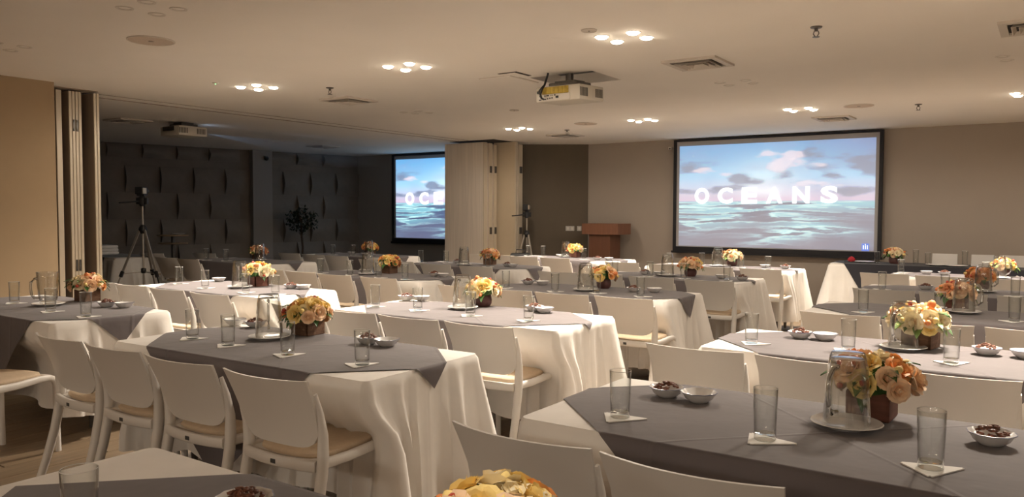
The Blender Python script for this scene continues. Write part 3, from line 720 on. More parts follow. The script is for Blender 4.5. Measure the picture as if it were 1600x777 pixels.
# ================================================================== CHAIR
def chair_meshes():
    D = {}
    # back shell, bowed backwards in the middle, leaning back
    bm = bmesh.new(); nu, nv = 16, 10; th = .011
    def shell(u, v, o):
        hw = .216 + .029 * v ** .8
        zb = .512 + .060 * abs(u) ** 7; z = zb + (.805 - zb) * v
        w = max(0, (z - .512) / .293)
        y = -.005 - .012 * w - .085 * w ** 1.5 - .050 * (1 - u * u) * (.45 + .55 * w) + o
        return (u * hw, y, z)
    G = {}
    for s in (0, 1):
        for a in range(nu + 1):
            for b in range(nv + 1):
                G[s, a, b] = bm.verts.new(shell(a / nu * 2 - 1, b / nv, s * th))
    for a in range(nu):
        for b in range(nv):
            bm.faces.new((G[0, a, b], G[0, a + 1, b], G[0, a + 1, b + 1], G[0, a, b + 1]))
            bm.faces.new((G[1, a, b], G[1, a, b + 1], G[1, a + 1, b + 1], G[1, a + 1, b]))
    for a in range(nu):
        for b in (0, nv): bm.faces.new((G[0, a, b], G[0, a + 1, b], G[1, a + 1, b], G[1, a, b]))
    for b in range(nv):
        for a in (0, nu): bm.faces.new((G[0, a, b], G[0, a, b + 1], G[1, a, b + 1], G[1, a, b]))
    D['backrest'] = mesh('backrest', bm, 'chair', True, 50)
    # rear legs: flat posts growing out of the shell edge, kicked back to the floor
    for s, k in ((-1, 'L'), (1, 'R')):
        bm = bmesh.new()
        pts = [(s * .237, -.048, .745), (s * .232, -.018, .66), (s * .224, .004, .57), (s * .219, .008, .49), (s * .219, .002, .42), (s * .222, -.026, .28), (s * .226, -.068, .13), (s * .229, -.112, .0)]
        def sec(t):
            tt = min(1, t / .36); w = .010 + .034 * tt; d = .016 + .028 * tt
            if t > .6: w -= .008 * (t - .6) / .4; d -= .010 * (t - .6) / .4
            return rect(w, d, c=.5)(0)
        sweep(bm, pts, sec); D['rear_leg' + k] = mesh('rear_leg', bm, 'chair', True, 60)
        bm = bmesh.new()
        pts = [(s * .219, .02, .455), (s * .217, .15, .452), (s * .215, .29, .458), (s * .214, .365, .456), (s * .214, .398, .440), (s * .214, .410, .405), (s * .215, .412, .2), (s * .217, .418, .0)]
        sweep(bm, pts, rect(.030, .042, .028, .030, c=.5)); D['front_leg' + k] = mesh('front_leg', bm, 'chair', True, 60)
    bm = bmesh.new()
    pts = [(x, -.012 - .030 * (1 - (x / .215) ** 2), .448) for x in np.linspace(-.205, .205, 9)]
    sweep(bm, pts, rect(.045, .026, c=.4))
    sweep(bm, [(-.205, .385, .45), (.205, .385, .45)], rect(.034, .026, c=.4))
    # seat pan
    box(bm, -.204, .204, 0, .39, .446, .462, .003)
    D['seat_frame'] = mesh('seat_frame', bm, 'chair', True, 50)
    bm = bmesh.new(); n = 28; rings = []
    def pad(a, ins):
        c, s_ = math.cos(a), math.sin(a); e = 4.2
        r = (abs(c) ** e + abs(s_) ** e) ** (-1 / e)
        return (.192 - ins) * c * r, .195 + (.188 - ins) * s_ * r - .018 * (1 - c * c) * (s_ < 0)
    for ins, z in ((.006, .462), (0, .470), (.001, .481), (.008, .487), (.05, .490)):
        rings.append([bm.verts.new((*pad(2 * math.pi * i / n, ins), z)) for i in range(n)])
    for k in range(len(rings) - 1):
        for i in range(n): bm.faces.new((rings[k][i], rings[k][(i + 1) % n], rings[k + 1][(i + 1) % n], rings[k + 1][i]))
    bm.faces.new(rings[0]); bm.faces.new(rings[-1])
    D['cushion'] = mesh('cushion', bm, 'cushion', True, 45)
    bm = bmesh.new(); box(bm, -.014, .014, -.0575, -.052, .438, .456, .002); D['badge'] = mesh('badge', bm, 'badge')
    bm = bmesh.new()
    for x in (-.219, .219): lathe(bm, [(.017, 0), (.015, .006)], 8, cx=x, cy=.418)
    return D
CH = chair_meshes()
def chair(x, y, rz, label, group, badge=True):
    """x, y = middle of the top of the back; the chair faces +Y before turning by rz"""
    off = Vector((0, .10, 0)); off.rotate(Matrix.Rotation(rz, 3, 'Z'))
    t = thing('dining_chair', label, 'chair', (x + off.x, y + off.y, 0), rz, group)
    ob('backrest', CH['backrest'], t); ob('seat_frame', CH['seat_frame'], t)
    ob('cushion', CH['cushion'], t, label='tan seat cushion')
    for k in 'LR': ob('leg', CH['rear_leg' + k], t); ob('leg', CH['front_leg' + k], t)
    if badge: ob('badge', CH['badge'], t)
    return t

# ================================================================== TABLES AND LINEN
TL, TWD, TZ = 1.84, .80, .75
A_, B_ = TL / 2, TWD / 2
def cloth_mesh(seed, hem=.15, L=TL, Wd=TWD, push=0):
    rs = random.Random(seed); a, b = L / 2, Wd / 2; rad = .035
    # perimeter points with outward normals and a weight that peaks at the corners
    P = []
    def side(p0, p1, n, nrm):
        for i in range(n):
            t = i / n; P.append((p0[0] + (p1[0] - p0[0]) * t, p0[1] + (p1[1] - p0[1]) * t, nrm))
    ns, ne, nc = 56, 28, 12
    corners = [(a - rad, -b + rad, -math.pi / 2), (a - rad, b - rad, 0), (-a + rad, b - rad, math.pi / 2), (-a + rad, -b + rad, math.pi)]
    for k in range(4):
        cx, cy, a0 = corners[k]
        for i in range(nc):
            ang = a0 + math.pi / 2 * i / nc
            P.append((cx + rad * math.cos(ang), cy + rad * math.sin(ang), ang))
        nx, ny, na = corners[(k + 1) % 4]
        ang = a0 + math.pi / 2
        e0 = (cx + rad * math.cos(ang), cy + rad * math.sin(ang)); e1 = (nx + rad * math.cos(ang), ny + rad * math.sin(ang))
        side(e0, e1, ne if k % 2 == 0 else ns, ang)
    N = len(P); bm = bmesh.new(); rings = []
    C4 = [(a, -b), (a, b), (-a, b), (-a, -b)]
    ph = [rs.uniform(0, 6.28) for _ in range(8)]
    levels = [0, .006, .02, .05, .10, .17, .26, .36, .47, .58, TZ - hem]
    for d in levels:
        ring = []
        for i, (x, y, an) in enumerate(P):
            cd = min(math.hypot(x - c[0], y - c[1]) for c in C4)
            ck = min(range(4), key=lambda q: math.hypot(x - C4[q][0], y - C4[q][1]))
            k = d / .6
            corner = math.exp(-(cd / .10) ** 2) * (.060 if push and ck in (0, 3) else .105) * k ** 1.1
            # hanging folds: two crisp pleats each side of a corner, soft waves elsewhere
            fold = math.exp(-((cd - .20) / .16) ** 2) * .052 * math.sin(cd * 46 + ph[ck] + 1.2 * math.sin(cd * 23)) * min(1, k * 1.4)
            s = i / N * 2 * math.pi
            wave = (.014 * math.sin(9 * s + ph[4]) + .013 * abs(math.sin(13 * s + ph[5])) ** 2) * k
            off = .006 * min(1, d / .02) + .022 * k + corner + max(-.016 * k, fold) + wave
            rr = .012; zz = TZ - d
            if d <= .006: off -= .004
            zlift = .05 * math.exp(-(cd / .13) ** 2) * k
            if d == levels[-1]: zlift += .012 * math.sin(7 * s + ph[6]) - .05 * math.exp(-(cd / .12) ** 2)
            X_, Y_ = x + math.cos(an) * off, y + math.sin(an) * off
            if push:                                   # chair seats press the near side inwards
                wy = min(1, max(0, (-Y_ - (b - .30)) / .30)); wy = wy * wy * (3 - 2 * wy)
                pd = min(1, max(0, (d - .10) / .22)); pd = pd * pd * (3 - 2 * pd)
                wx = min(1, max(0, (a - abs(x)) / .16)); Y_ += push * wy * pd * (.62 + .38 * wx) * (1 + .10 * math.sin(x * 13 + ph[7]))
            ring.append(bm.verts.new((X_, Y_, max(.03, zz + zlift))))
        rings.append(ring)
    for k in range(len(rings) - 1):
        for i in range(N):
            bm.faces.new((rings[k][i], rings[k][(i + 1) % N], rings[k + 1][(i + 1) % N], rings[k + 1][i]))
    # top: inner loop and fill
    bm.faces.new(rings[0])
    return mesh('tablecloth', bm, 'cloth', True, 60)


def overlay_mesh(d, dx=0, dy=0, rot=0, m='overlay', L=TL, Wd=TWD, band=None):
    """square cloth laid cornerwise over the table and hanging over its edges; built flat, folded at the edges"""
    a, b = L / 2 + .008, Wd / 2 + .008
    ext = d + .1
    def axis(lim):
        c = [-lim, -lim + .012, -lim - .012, lim, lim - .012, lim + .012]
        q = -ext
        while q <= ext:
            if min(abs(q - z) for z in c) > .02: c.append(q)
            q += .06
        return sorted(c)
    xs, ys = axis(a), axis(b); bm = bmesh.new()
    V = [[bm.verts.new((x, y, 0)) for y in ys] for x in xs]
    for i in range(len(xs) - 1):
        for j in range(len(ys) - 1): bm.faces.new((V[i][j], V[i + 1][j], V[i + 1][j + 1], V[i][j + 1]))
    if band is None:
        for k in range(4):
            an = rot + math.pi / 4 + k * math.pi / 2
            n = Vector((math.cos(an), math.sin(an), 0))
            g = bm.verts[:] + bm.edges[:] + bm.faces[:]
            bmesh.ops.bisect_plane(bm, geom=g, plane_co=Vector((dx, dy, 0)) + n * d * math.cos(math.pi / 4), plane_no=n, clear_outer=True, dist=1e-5)
    else:
        for n, o in band:
            n = Vector((n[0], n[1], 0)).normalized()
            g = bm.verts[:] + bm.edges[:] + bm.faces[:]
            bmesh.ops.bisect_plane(bm, geom=g, plane_co=n * o, plane_no=n, clear_outer=True, dist=1e-5)
    for v in bm.verts:
        x, y = v.co.x, v.co.y; ex, ey = abs(x) - a, abs(y) - b; z = TZ + .005
        if ex > 0 and ex >= ey:
            z -= ex; x = math.copysign(a + .006 + .075 * min(ex, .5) + .008 * math.sin(y * 18) * min(1, ex * 5), x); 
        elif ey > 0:
            z -= ey; y = math.copysign(b + .006 + .075 * min(ey, .5) + .008 * math.sin(x * 15) * min(1, ey * 5), y)
        elif ex > -.013 or ey > -.013: z -= .002
        v.co = (x, y, max(z, .12))
    return mesh('overlay', bm, m, True, 60)

bm = bmesh.new(); box(bm, -A_ + .02, A_ - .02, -B_ + .02, B_ - .02, TZ - .035, TZ - .004, .004); TOP_ME = mesh('table_board', bm, 'table')
bm = bmesh.new(); sweep(bm, [(0, 0, TZ - .036), (0, 0, 0)], circ(.018, 10)); TLEG_ME = mesh('table_leg', bm, 'steel_dark')

# ================================================================== TABLEWARE
bm = bmesh.new()
lathe(bm, [(.0, .0), (.030, .0), (.0325, .003), (.0365, .1585), (.0358, .1600), (.0351, .1585), (.0308, .020), (.0, .016)], 28, closed=True, mis=[1, 1, 0, 2, 2, 0, 1])
GLASS = mesh('highball_glass', bm, ['glass', 'glass_base', 'glass_rim'], True, 50)
bm = bmesh.new(); pts = [(-.082, .035), (.085, .045), (-.012, -.078)]
lo = [bm.verts.new((x, y, .0005)) for x, y in pts]; hi = [bm.verts.new((x, y, .004)) for x, y in pts]
bm.faces.new(lo); bm.faces.new(hi)
for i in range(3): bm.faces.new((lo[i], lo[(i + 1) % 3], hi[(i + 1) % 3], hi[i]))
bmesh.ops.bevel(bm, geom=[e for e in bm.edges if abs(e.verts[0].co.z - e.verts[1].co.z) > .001], offset=.008, segments=2, affect='EDGES')
NAPKIN = mesh('napkin', bm, 'napkin')
def flute(a, z): return 1 + .045 * abs(math.sin(a * 9))
def pitcher_mesh():
    bm = bmesh.new()
    # stored upside down: wide mouth on the saucer, narrower foot on top
    prof = [(.074, .0), (.0755, .004), (.073, .010), (.068, .06), (.064, .12), (.059, .19), (.055, .225), (.050, .235), (.0, .237)]
    lathe(bm, prof, 54, closed=True, rfun=lambda a, z: flute(a, z) if .02 < z < .215 else 1)
    inner = [(.071, .0), (.070, .010), (.065, .06), (.061, .12), (.056, .19), (.051, .215), (.0, .217)]
    lathe(bm, inner, 36, closed=True)
    return mesh('pitcher_body', bm, 'pitcher', True, 50)
PITCH = pitcher_mesh()
bm = bmesh.new()
sweep(bm, [(.060, 0, .045), (.085, 0, .050), (.108, 0, .075), (.110, 0, .12), (.104, 0, .165), (.085, 0, .190), (.055, 0, .193)], rect(.020, .014, c=.6))
HANDLE = mesh('pitcher_handle', bm, 'handle_glass', True, 60)
bm = bmesh.new()
lathe(bm, [(0, .0), (.062, .0), (.066, .004), (.108, .017), (.111, .0185), (.108, .021), (.064, .009), (0, .008)], 36, closed=True, mis=[0, 0, 0, 1, 0, 0, 0])
SAUCER = mesh('saucer', bm, ['china', 'china_rim'], True, 45)
bm = bmesh.new()
sc = lambda a, z: 1 + (.028 * math.cos(10 * a) if z > .028 else 0)
lathe(bm, [(0, .0), (.032, .0), (.036, .004), (.050, .014), (.058, .028), (.066, .036), (.067, .038), (.064, .0385), (.054, .028), (.040, .011), (0, .007)], 60, closed=True, rfun=sc, mis=[0, 0, 0, 0, 0, 1, 1, 0, 0, 0])
BOWL = mesh('bowl', bm, ['china', 'china_rim'], True, 50)
bm = bmesh.new(); rs = random.Random(3)
for k in range(46):
    a, r = rs.uniform(0, 6.28), .043 * math.sqrt(rs.random()); z = .033 + .022 * (1 - (r / .045) ** 2) * rs.uniform(.7, 1.2)
    g = bmesh.ops.create_icosphere(bm, subdivisions=1, radius=1, matrix=Matrix.Translation((r * math.cos(a), r * math.sin(a), z)) @ Matrix.Rotation(rs.uniform(0, 3), 4, 'Z') @ Matrix.Rotation(rs.uniform(-.6, .6), 4, 'X') @ Matrix.Diagonal((rs.uniform(.009, .014), rs.uniform(.0045, .007), .0052, 1)))
NUTS = mesh('nuts', bm, 'nuts', True)

# ---------------------------------------------------------------- flowers
def rose_mesh(m, seed, open_=1.0):
    rs = random.Random(seed); bm = bmesh.new()
    for ring, (n, r, h, lean) in enumerate(((3, .008, .034, .1), (4, .016, .036, .35), (5, .025, .031, .75), (5, .033, .022, 1.15))):
        for k in range(n):
            a = 2 * math.pi * (k + .5 * (ring % 2)) / n + rs.uniform(-.15, .15); wd = 2 * math.pi / n * .72
            G = []
            for i in range(4):
                row = []
                for j in range(4):
                    u, v = i / 3 - .5, j / 3
                    rad = r * (.45 + .55 * v ** .7) + .012 * v * v * lean * open_
                    curl = -.006 * (v > .9) * lean
                    zz = .004 + h * v ** .9 - .010 * (2 * u) ** 2 * v + curl
                    an = a + u * 2 * wd * (.55 + .45 * v)
                    row.append(bm.verts.new((rad * math.cos(an), rad * math.sin(an), zz)))
                G.append(row)
            for i in range(3):
                for j in range(3): bm.faces.new((G[i][j], G[i + 1][j], G[i + 1][j + 1], G[i][j + 1]))
    g = bmesh.ops.create_icosphere(bm, subdivisions=1, radius=.014, matrix=Matrix.Translation((0, 0, .018)) @ Matrix.Diagonal((1, 1, 1.3, 1)))
    me = bpy.data.meshes.new('rose'); bm.to_mesh(me); bm.free(); me.materials.append(M[m])
    for p in me.polygons: p.use_smooth = True
    return me
ROSES = {c: [rose_mesh('rose_' + c, s) for s in (1, 2)] for c in ('peach', 'yellow', 'cream', 'orange', 'rust')}
def sph(r, m, sz=1.0):
    bm = bmesh.new(); bmesh.ops.create_icosphere(bm, subdivisions=2, radius=r)
    for v in bm.verts: v.co.z *= sz
    return mesh('berry', bm, m, True)
BERRY = [sph(.011, 'berry_red', 1.1), sph(.015, 'berry_orange', 1.3), sph(.012, 'rose_yellow', 1.4)]
def leaf_mesh(m):
    bm = bmesh.new(); rows = []
    for j, (t, w) in enumerate(((0, .003), (.25, .016), (.5, .021), (.75, .014), (1, .001))):
        z = .012 * math.sin(t * 3) - .03 * t * t
        rows.append([bm.verts.new((s * w, t * .075, z + abs(s) * .006)) for s in (-1, 0, 1)])
    for a, b in zip(rows, rows[1:]):
        for i in range(2): bm.faces.new((a[i], a[i + 1], b[i + 1], b[i]))
    return mesh('leaf', bm, m, True)
LEAF = [leaf_mesh('leaf'), leaf_mesh('leaf2')]
def pot(kind):
    bm = bmesh.new(); rs = random.Random(9)
    if kind == 'box':
        for k in range(4):
            an = k * math.pi / 2; Rm = Matrix.Rotation(an, 4, 'Z'); n0 = len(bm.verts)
            box(bm, -.066, .066, .052, .066, 0, .088, .003)
            bm.verts.ensure_lookup_table()
            for v in bm.verts[n0:]:
                v.co = Rm @ v.co; v.co.z += rs.uniform(-.003, .003) if v.co.z > .04 else 0
        box(bm, -.055, .055, -.055, .055, .0, .07)
    else:
        lathe(bm, [(.05, 0), (.064, .02), (.068, .05), (.060, .085), (.054, .085), (.05, .06), (0, .06)], 22)
    return bm
POTS = {'bark': mesh('planter', pot('box'), 'pot_wood'), 'red': mesh('planter_red', pot('box'), 'pot_red'), 'round': mesh('planter_round', pot('round'), 'pot_dark', True, 50)}
SOIL = {'peach': 0}
PAL = {'mixed': ['peach', 'peach', 'cream', 'peach', 'cream', 'peach', 'yellow', 'peach', 'orange'], 'bright': ['yellow', 'cream', 'yellow', 'cream', 'yellow', 'peach', 'cream', 'orange'],
       'orange': ['orange', 'yellow', 'orange', 'peach', 'rust', 'yellow'], 'rust': ['rust', 'peach', 'peach', 'orange', 'rust']}
def flowers(x, y, z, label, pot_kind, pal, seed, rz=0, spread=.125, nr=17, scale=1.0, top=.0, lean=(0, 0), bloom=1.0):
    rs = random.Random(seed)
    t = thing('flower_arrangement', label, 'flowers', (x, y, z), rz); t.scale = (scale,) * 3
    ob('planter', POTS[pot_kind], t)
    bm = bmesh.new(); bmesh.ops.create_icosphere(bm, subdivisions=2, radius=1, matrix=Matrix.Translation((lean[0] * .4, lean[1] * .4, .125)) @ Matrix.Diagonal((spread * .72, spread * .72, .062, 1)))
    for v in bm.verts: v.co += Vector((rs.uniform(-1, 1), rs.uniform(-1, 1), rs.uniform(-1, 1))) * .006
    ob('foliage', mesh('foliage', bm, 'leaf'), t, label='dark green filling foliage')
    cols = PAL[pal]; ga = 2.39996
    for k in range(nr):
        f = (k + .5) / nr; pol = math.acos(1 - f * 1.08); az = k * ga + rs.uniform(-.25, .25)
        d = Vector((math.sin(pol) * math.cos(az), math.sin(pol) * math.sin(az), math.cos(pol)))
        R = rs.uniform(.92, 1.06)
        p = Vector((d.x * spread * R + lean[0] * f, d.y * spread * R + lean[1] * f, .115 + d.z * .085 * R + top))
        q = d.to_track_quat('Z', 'Y').to_euler(); s = rs.uniform(.82, 1.22) * bloom
        c = cols[rs.randrange(len(cols))]
        ob('rose', ROSES[c][k % 2], t, p - d * .022, q, (s, s, s))
    for k in range(12):
        pol = rs.uniform(.3, 1.75); az = rs.uniform(0, 6.28)
        d = Vector((math.sin(pol) * math.cos(az), math.sin(pol) * math.sin(az), math.cos(pol)))
        p = Vector((d.x * spread * 1.1, d.y * spread * 1.1, .115 + d.z * .095 + top))
        ob('bud', BERRY[rs.randrange(3)], t, p, d.to_track_quat('Z', 'Y').to_euler(), (rs.uniform(.8, 1.3),) * 3)
    for k in range(18):
        pol = rs.uniform(.95, 1.95); az = rs.uniform(0, 6.28)
        d = Vector((math.sin(pol) * math.cos(az), math.sin(pol) * math.sin(az), math.cos(pol)))
        p = Vector((d.x * spread * .72, d.y * spread * .72, .112 + d.z * .06 + top))
        q = d.to_track_quat('Y', 'Z').to_euler(); s = rs.uniform(.7, 1.1)
        ob('leaf', LEAF[rs.random() < .35], t, p, q, (s, s, s))
    return t

# ================================================================== LAYING OUT THE TABLES
ORD = ['first', 'second', 'third', 'fourth', 'fifth', 'sixth']
# key: centre, turn (deg), phrase
TAB = {
    'F0': (-1.27, .90, 0, 'table cut by bottom edge'),
    'T1': (-3.24, 2.67, 1.5, 'nearest table of middle column'), 'T2': (-3.33, 4.31, 1.5, 'second table of middle column'),
    'T3': (-3.43, 6.16, .5, 'third table of middle column'), 'T4': (-3.45, 8.02, 0, 'fourth table of middle column'), 'T5': (-3.50, 9.86, -1, 'farthest table of middle column'),
    'R1': (-.57, 2.60, 0, 'nearest table of right column'), 'R2': (-.60, 4.32, 0, 'second table of right column'),
    'R3': (-.55, 6.18, 0, 'third table of right column'), 'R4': (-.56, 8.02, 0, 'fourth table of right column'), 'R5': (-.62, 9.98, -1, 'farthest table of right column'),
    'A': (-6.00, 2.76, 0, 'nearest table of left column'), 'B': (-6.15, 4.45, 0, 'second table of left column'),
    'C': (-6.08, 6.28, 0, 'third table of left column'), 'D': (-6.25, 8.20, 0, 'fourth table of left column'), 'E': (-6.05, 10.30, -2, 'farthest table of left column'),
    'G1': (-9.30, 7.00, 0, 'front table in dark room'), 'G2': (-9.15, 8.98, 0, 'rear table in dark room'),
}
STD_G = [(-.64, -.19), (-.25, -.19), (.18, -.19), (.65, -.19)]
STD_B = [(-.83, .31, 1), (-.70, .33, 0), (.32, .31, 1), (.45, .30, 0)]
SET = {  # glasses, bowls (x, y, nuts), pitcher + turn, flowers
    'F0': ([(-.37, -.09), (-.02, -.19), (.40, -.19)], [(-.25, .22, 1), (-.11, .20, 0)], None, (.47, .22)),
    'T1': ([(-.59, -.15), (-.25, -.18), (.21, -.19), (.68, -.17)], [(-.86, .33, 0), (-.68, .34, 1), (.29, .28, 1), (.42, .28, 0)], (-.26, .09, 2.5), (-.22, .33)),
    'T2': ([(-.73, -.16), (-.34, -.15), (.14, -.18), (.59, -.17)], [(-.84, .31, 1), (-.71, .34, 0), (.34, .31, 1), (.45, .26, 0)], (-.14, .11, 2.6), (-.12, .33)),
    'T3': ([(-.67, -.31), (-.15, -.31), (.21, -.22), (.63, -.24)], [(-.74, .17, 1), (-.59, .19, 0), (.40, .11, 1), (.57, .17, 0)], (.02, -.07, 2.6), (.04, .24)),
    'T4': ([(-.56, -.19), (-.16, -.14), (.25, -.2), (.72, -.22)], [(-.33, .10, 1), (-.16, .10, 0), (.55, .10, 0), (.80, .02, 1)], (-.03, .02, 2.6), (.18, .16)),
    'T5': ([(-.66, -.19), (-.33, .1), (.25, -.05), (.62, -.14)], [(.48, .18, 0), (.74, .16, 1)], (-.08, .02, 2.6), (.02, .26)),
    'R1': ([(-.62, -.23), (-.14, -.21), (.31, -.22)], [(-.62, .16, 1), (-.49, .15, 0), (.43, .15, 1)], (.03, .10, -1.9), (.07, .30)),
    'R2': ([(-.71, -.18), (-.24, -.12), (.22, -.18), (.66, -.18)], [(-.55, .17, 1), (-.42, .18, 0), (.34, .18, 1), (.50, .18, 0)], (-.02, .10, -1.9), (.04, .24)),
    'R3': ([(-.54, -.27), (-.08, -.15), (.35, -.2)], [(-.34, .0, 1), (-.12, .05, 0)], (.04, .11, 0), (-.02, .30)),
    'R4': ([(-.72, -.24), (-.22, -.2), (.3, -.2)], [(-.40, .04, 1), (-.20, .04, 0)], (.05, .05, 0), (.02, .26)),
    'R5': ([(-.83, .0), (.0, .10), (.52, -.02)], [(-.58, .10, 0), (-.40, .10, 1), (.62, .2, 0)], (.14, -.1, 0), (.16, .24)),
    'A': ([(-.36, -.06), (.36, -.14), (.81, -.13)], [(.38, .24, 1), (.52, .29, 0)], (-.04, .03, 0), (-.13, .36)),
    'B': ([(-.68, -.11), (-.11, -.22), (.51, -.25), (.83, -.20)], [(-.62, .28, 0), (.51, .23, 1), (.64, .26, 0)], (.09, .0, 2.6), (.06, .22)),
    'C': ([(-.70, -.24), (-.24, -.23), (.24, -.28), (.62, -.29)], [(-.35, .1, 0), (.58, .22, 1), (.72, .20, 0)], (-.15, -.05, 2.6), (-.10, .24)),
    'D': ([(-.88, -.06), (-.53, .06), (.36, -.2)], [(-.40, .14, 1), (-.28, .14, 0), (.5, .03, 1), (.62, -.02, 0)], (-.06, -.15, 2.6), (.10, .20)),
    'E': ([(-.83, .09), (-.55, .10), (.35, -.15)], [(-.30, .2, 0), (.55, -.1, 1), (.72, -.06, 0)], (-.18, .18, 2.6), (-.05, .24)),
    'G1': ([(-.55, -.32), (-.2, -.25)], [], (.15, .05, 2.6), (-.12, .24)),
    'G2': ([(-.3, -.3), (-.05, -.1)], [(-.3, .1, 0), (.1, .0, 0)], (.2, .0, 2.6), (.1, .12)),
}
FLW = {  # planter, palette, label words
    'F0': ('bark', 'bright', 'yellow and orange roses cut by bottom edge'), 'T1': ('bark', 'mixed', 'peach roses and red berries in bark box'),
    'T2': ('round', 'bright', 'yellow roses in dark round pot'), 'T3': ('round', 'mixed', 'peach roses in round pot'), 'T4': ('round', 'mixed', 'peach and cream roses'),
    'T5': ('round', 'mixed', 'cream and orange roses'), 'R1': ('red', 'mixed', 'peach roses in reddish wooden box'), 'R2': ('bark', 'bright', 'bright yellow roses'),
    'R3': ('red', 'rust', 'rust orange flowers behind pitcher'), 'R4': ('round', 'rust', 'dark rust flowers behind pitcher'), 'R5': ('round', 'bright', 'bright yellow and cream flowers'),
    'A': ('bark', 'mixed', 'peach roses in dark box'), 'B': ('red', 'bright', 'brightly lit yellow roses in wooden box'), 'C': ('bark', 'orange', 'orange and yellow roses'),
    'D': ('bark', 'rust', 'peach and rust roses in dark box'), 'E': ('red', 'bright', 'bright yellow spiky bouquet'), 'G1': ('bark', 'rust', 'dim orange roses'), 'G2': ('bark', 'orange', 'dim orange roses'),
}
CLOTHS = [cloth_mesh(s, .15, push=.20) for s in (1, 2, 3)]
OVER = overlay_mesh(1.035, 0, .02)
OVERF = overlay_mesh(.87, 0, 0)
OVER3 = overlay_mesh(.985, -.01, .0)
OVER2 = overlay_mesh(1.09, .02, .0, math.radians(2))
for i, (k, (cx, cy, rd, ph)) in enumerate(TAB.items()):
    rz = math.radians(rd); Rm = Matrix.Rotation(rz, 3, 'Z')
    def L2W(dx, dy): v = Rm @ Vector((dx, dy, 0)); return cx + v.x, cy + v.y
    t = thing('banquet_table', 'folding banquet table hidden under white cloth, ' + ph, 'table', (cx, cy, 0), rz)
    ob('tabletop', TOP_ME, t)
    for sx in (-.72, .72):
        for sy in (-.06, .26): ob('leg', TLEG_ME, t, (sx, sy, 0))
    ob('tablecloth', CLOTHS[i % 3], None, (cx, cy, 0), (0, 0, rz), (1, 1, 1), 'white floor-length cloth draping the ' + ph, 'tablecloth', 'white tablecloths')
    ob('overlay_cloth', OVERF if k == 'F0' else OVER2 if k in ('A', 'T3', 'D') else OVER3 if k in ('T2', 'T4', 'T5', 'B') else OVER, None, (cx, cy, 0), (0, 0, rz), (1, 1, 1), 'grey overlay laid cornerwise across the ' + ph, 'tablecloth', 'grey overlay cloths')
    z = TZ + .0055
    gl, bo, pit, fl = SET[k]
    gv = [(dx, dy) for dx, dy in gl if seen(*L2W(dx, dy), .85, 45)]
    for n, (dx, dy) in enumerate(gv):
        X, Y = L2W(dx, dy); rr = random.uniform(-.35, .35) + (0 if k[0] == 'R' else .5)
        pos = ORD[n] + ' from left'
        nx, ny = X + random.uniform(-.012, .012), Y - .002
        ob('paper_napkin', NAPKIN, None, (nx, ny, z), (0, 0, rr), (1, 1, 1), 'triangular paper napkin under glass, ' + pos + ', ' + ph, 'napkin', 'paper napkins')
        ob('drinking_glass', GLASS, None, (X, Y, z + .0045), (0, 0, random.uniform(0, 3)), (1, 1, 1), 'clear highball glass on napkin, ' + pos + ', ' + ph, 'glass', 'highball glasses')
    for dx, dy, nuts in bo:
        X, Y = L2W(dx, dy)
        if not seen(X, Y, .77, 40): continue
        side = 'left' if dx < 0 else 'right'
        if k == 'T5': side = 'right'
        ob('small_bowl', BOWL, None, (X, Y, z), (0, 0, random.uniform(0, 3)), (1, 1, 1), ('white scalloped bowl holding nuts, ' if nuts else 'empty white scalloped bowl, ') + side + ' half of ' + ph, 'bowl', 'scalloped snack bowls')
        if nuts: ob('mixed_nuts', NUTS, None, (X, Y, z), (0, 0, random.uniform(0, 6)), (1, 1, 1), 'dark mixed nuts filling bowl, ' + side + ' half of ' + ph, 'nuts', 'bowls of nuts', 'stuff')
    if pit:
        X, Y = L2W(pit[0], pit[1])
        ob('saucer', SAUCER, None, (X, Y, z), (0, 0, 0), (1, 1, 1), 'white saucer under glass pitcher, ' + ph, 'plate', 'saucers under pitchers')
        up = k == 'A'
        t = thing('glass_pitcher', ('upright clear glass pitcher on saucer, ' if up else 'clear fluted glass pitcher upside down on saucer, ') + ph, 'pitcher', (X, Y, z + (.0095 if not up else .247)), pit[2], 'glass pitchers')
        if up: t.rotation_euler = (math.pi, 0, -2.2)
        ob('body', PITCH, t); ob('handle', HANDLE, t)
    if fl:
        X, Y = L2W(*fl); pk, pal, lab = FLW[k]
        big = {'F0': (.118, 19, 1.0), 'R1': (.125, 20, 1.05), 'T1': (.125, 20, 1.0), 'R2': (.13, 19, 1.1), 'B': (.125, 18, 1.05)}.get(k, (.118, 17, 1.0))
        flowers(X, Y, z, lab + ', ' + ph, pk, pal, 11 + i, random.uniform(-.2, .2), big[0], big[1], big[2], lean=(.03, -.02) if k in ('T1', 'R1') else (0, 0), bloom=1.25 if k == 'F0' else 1.0)

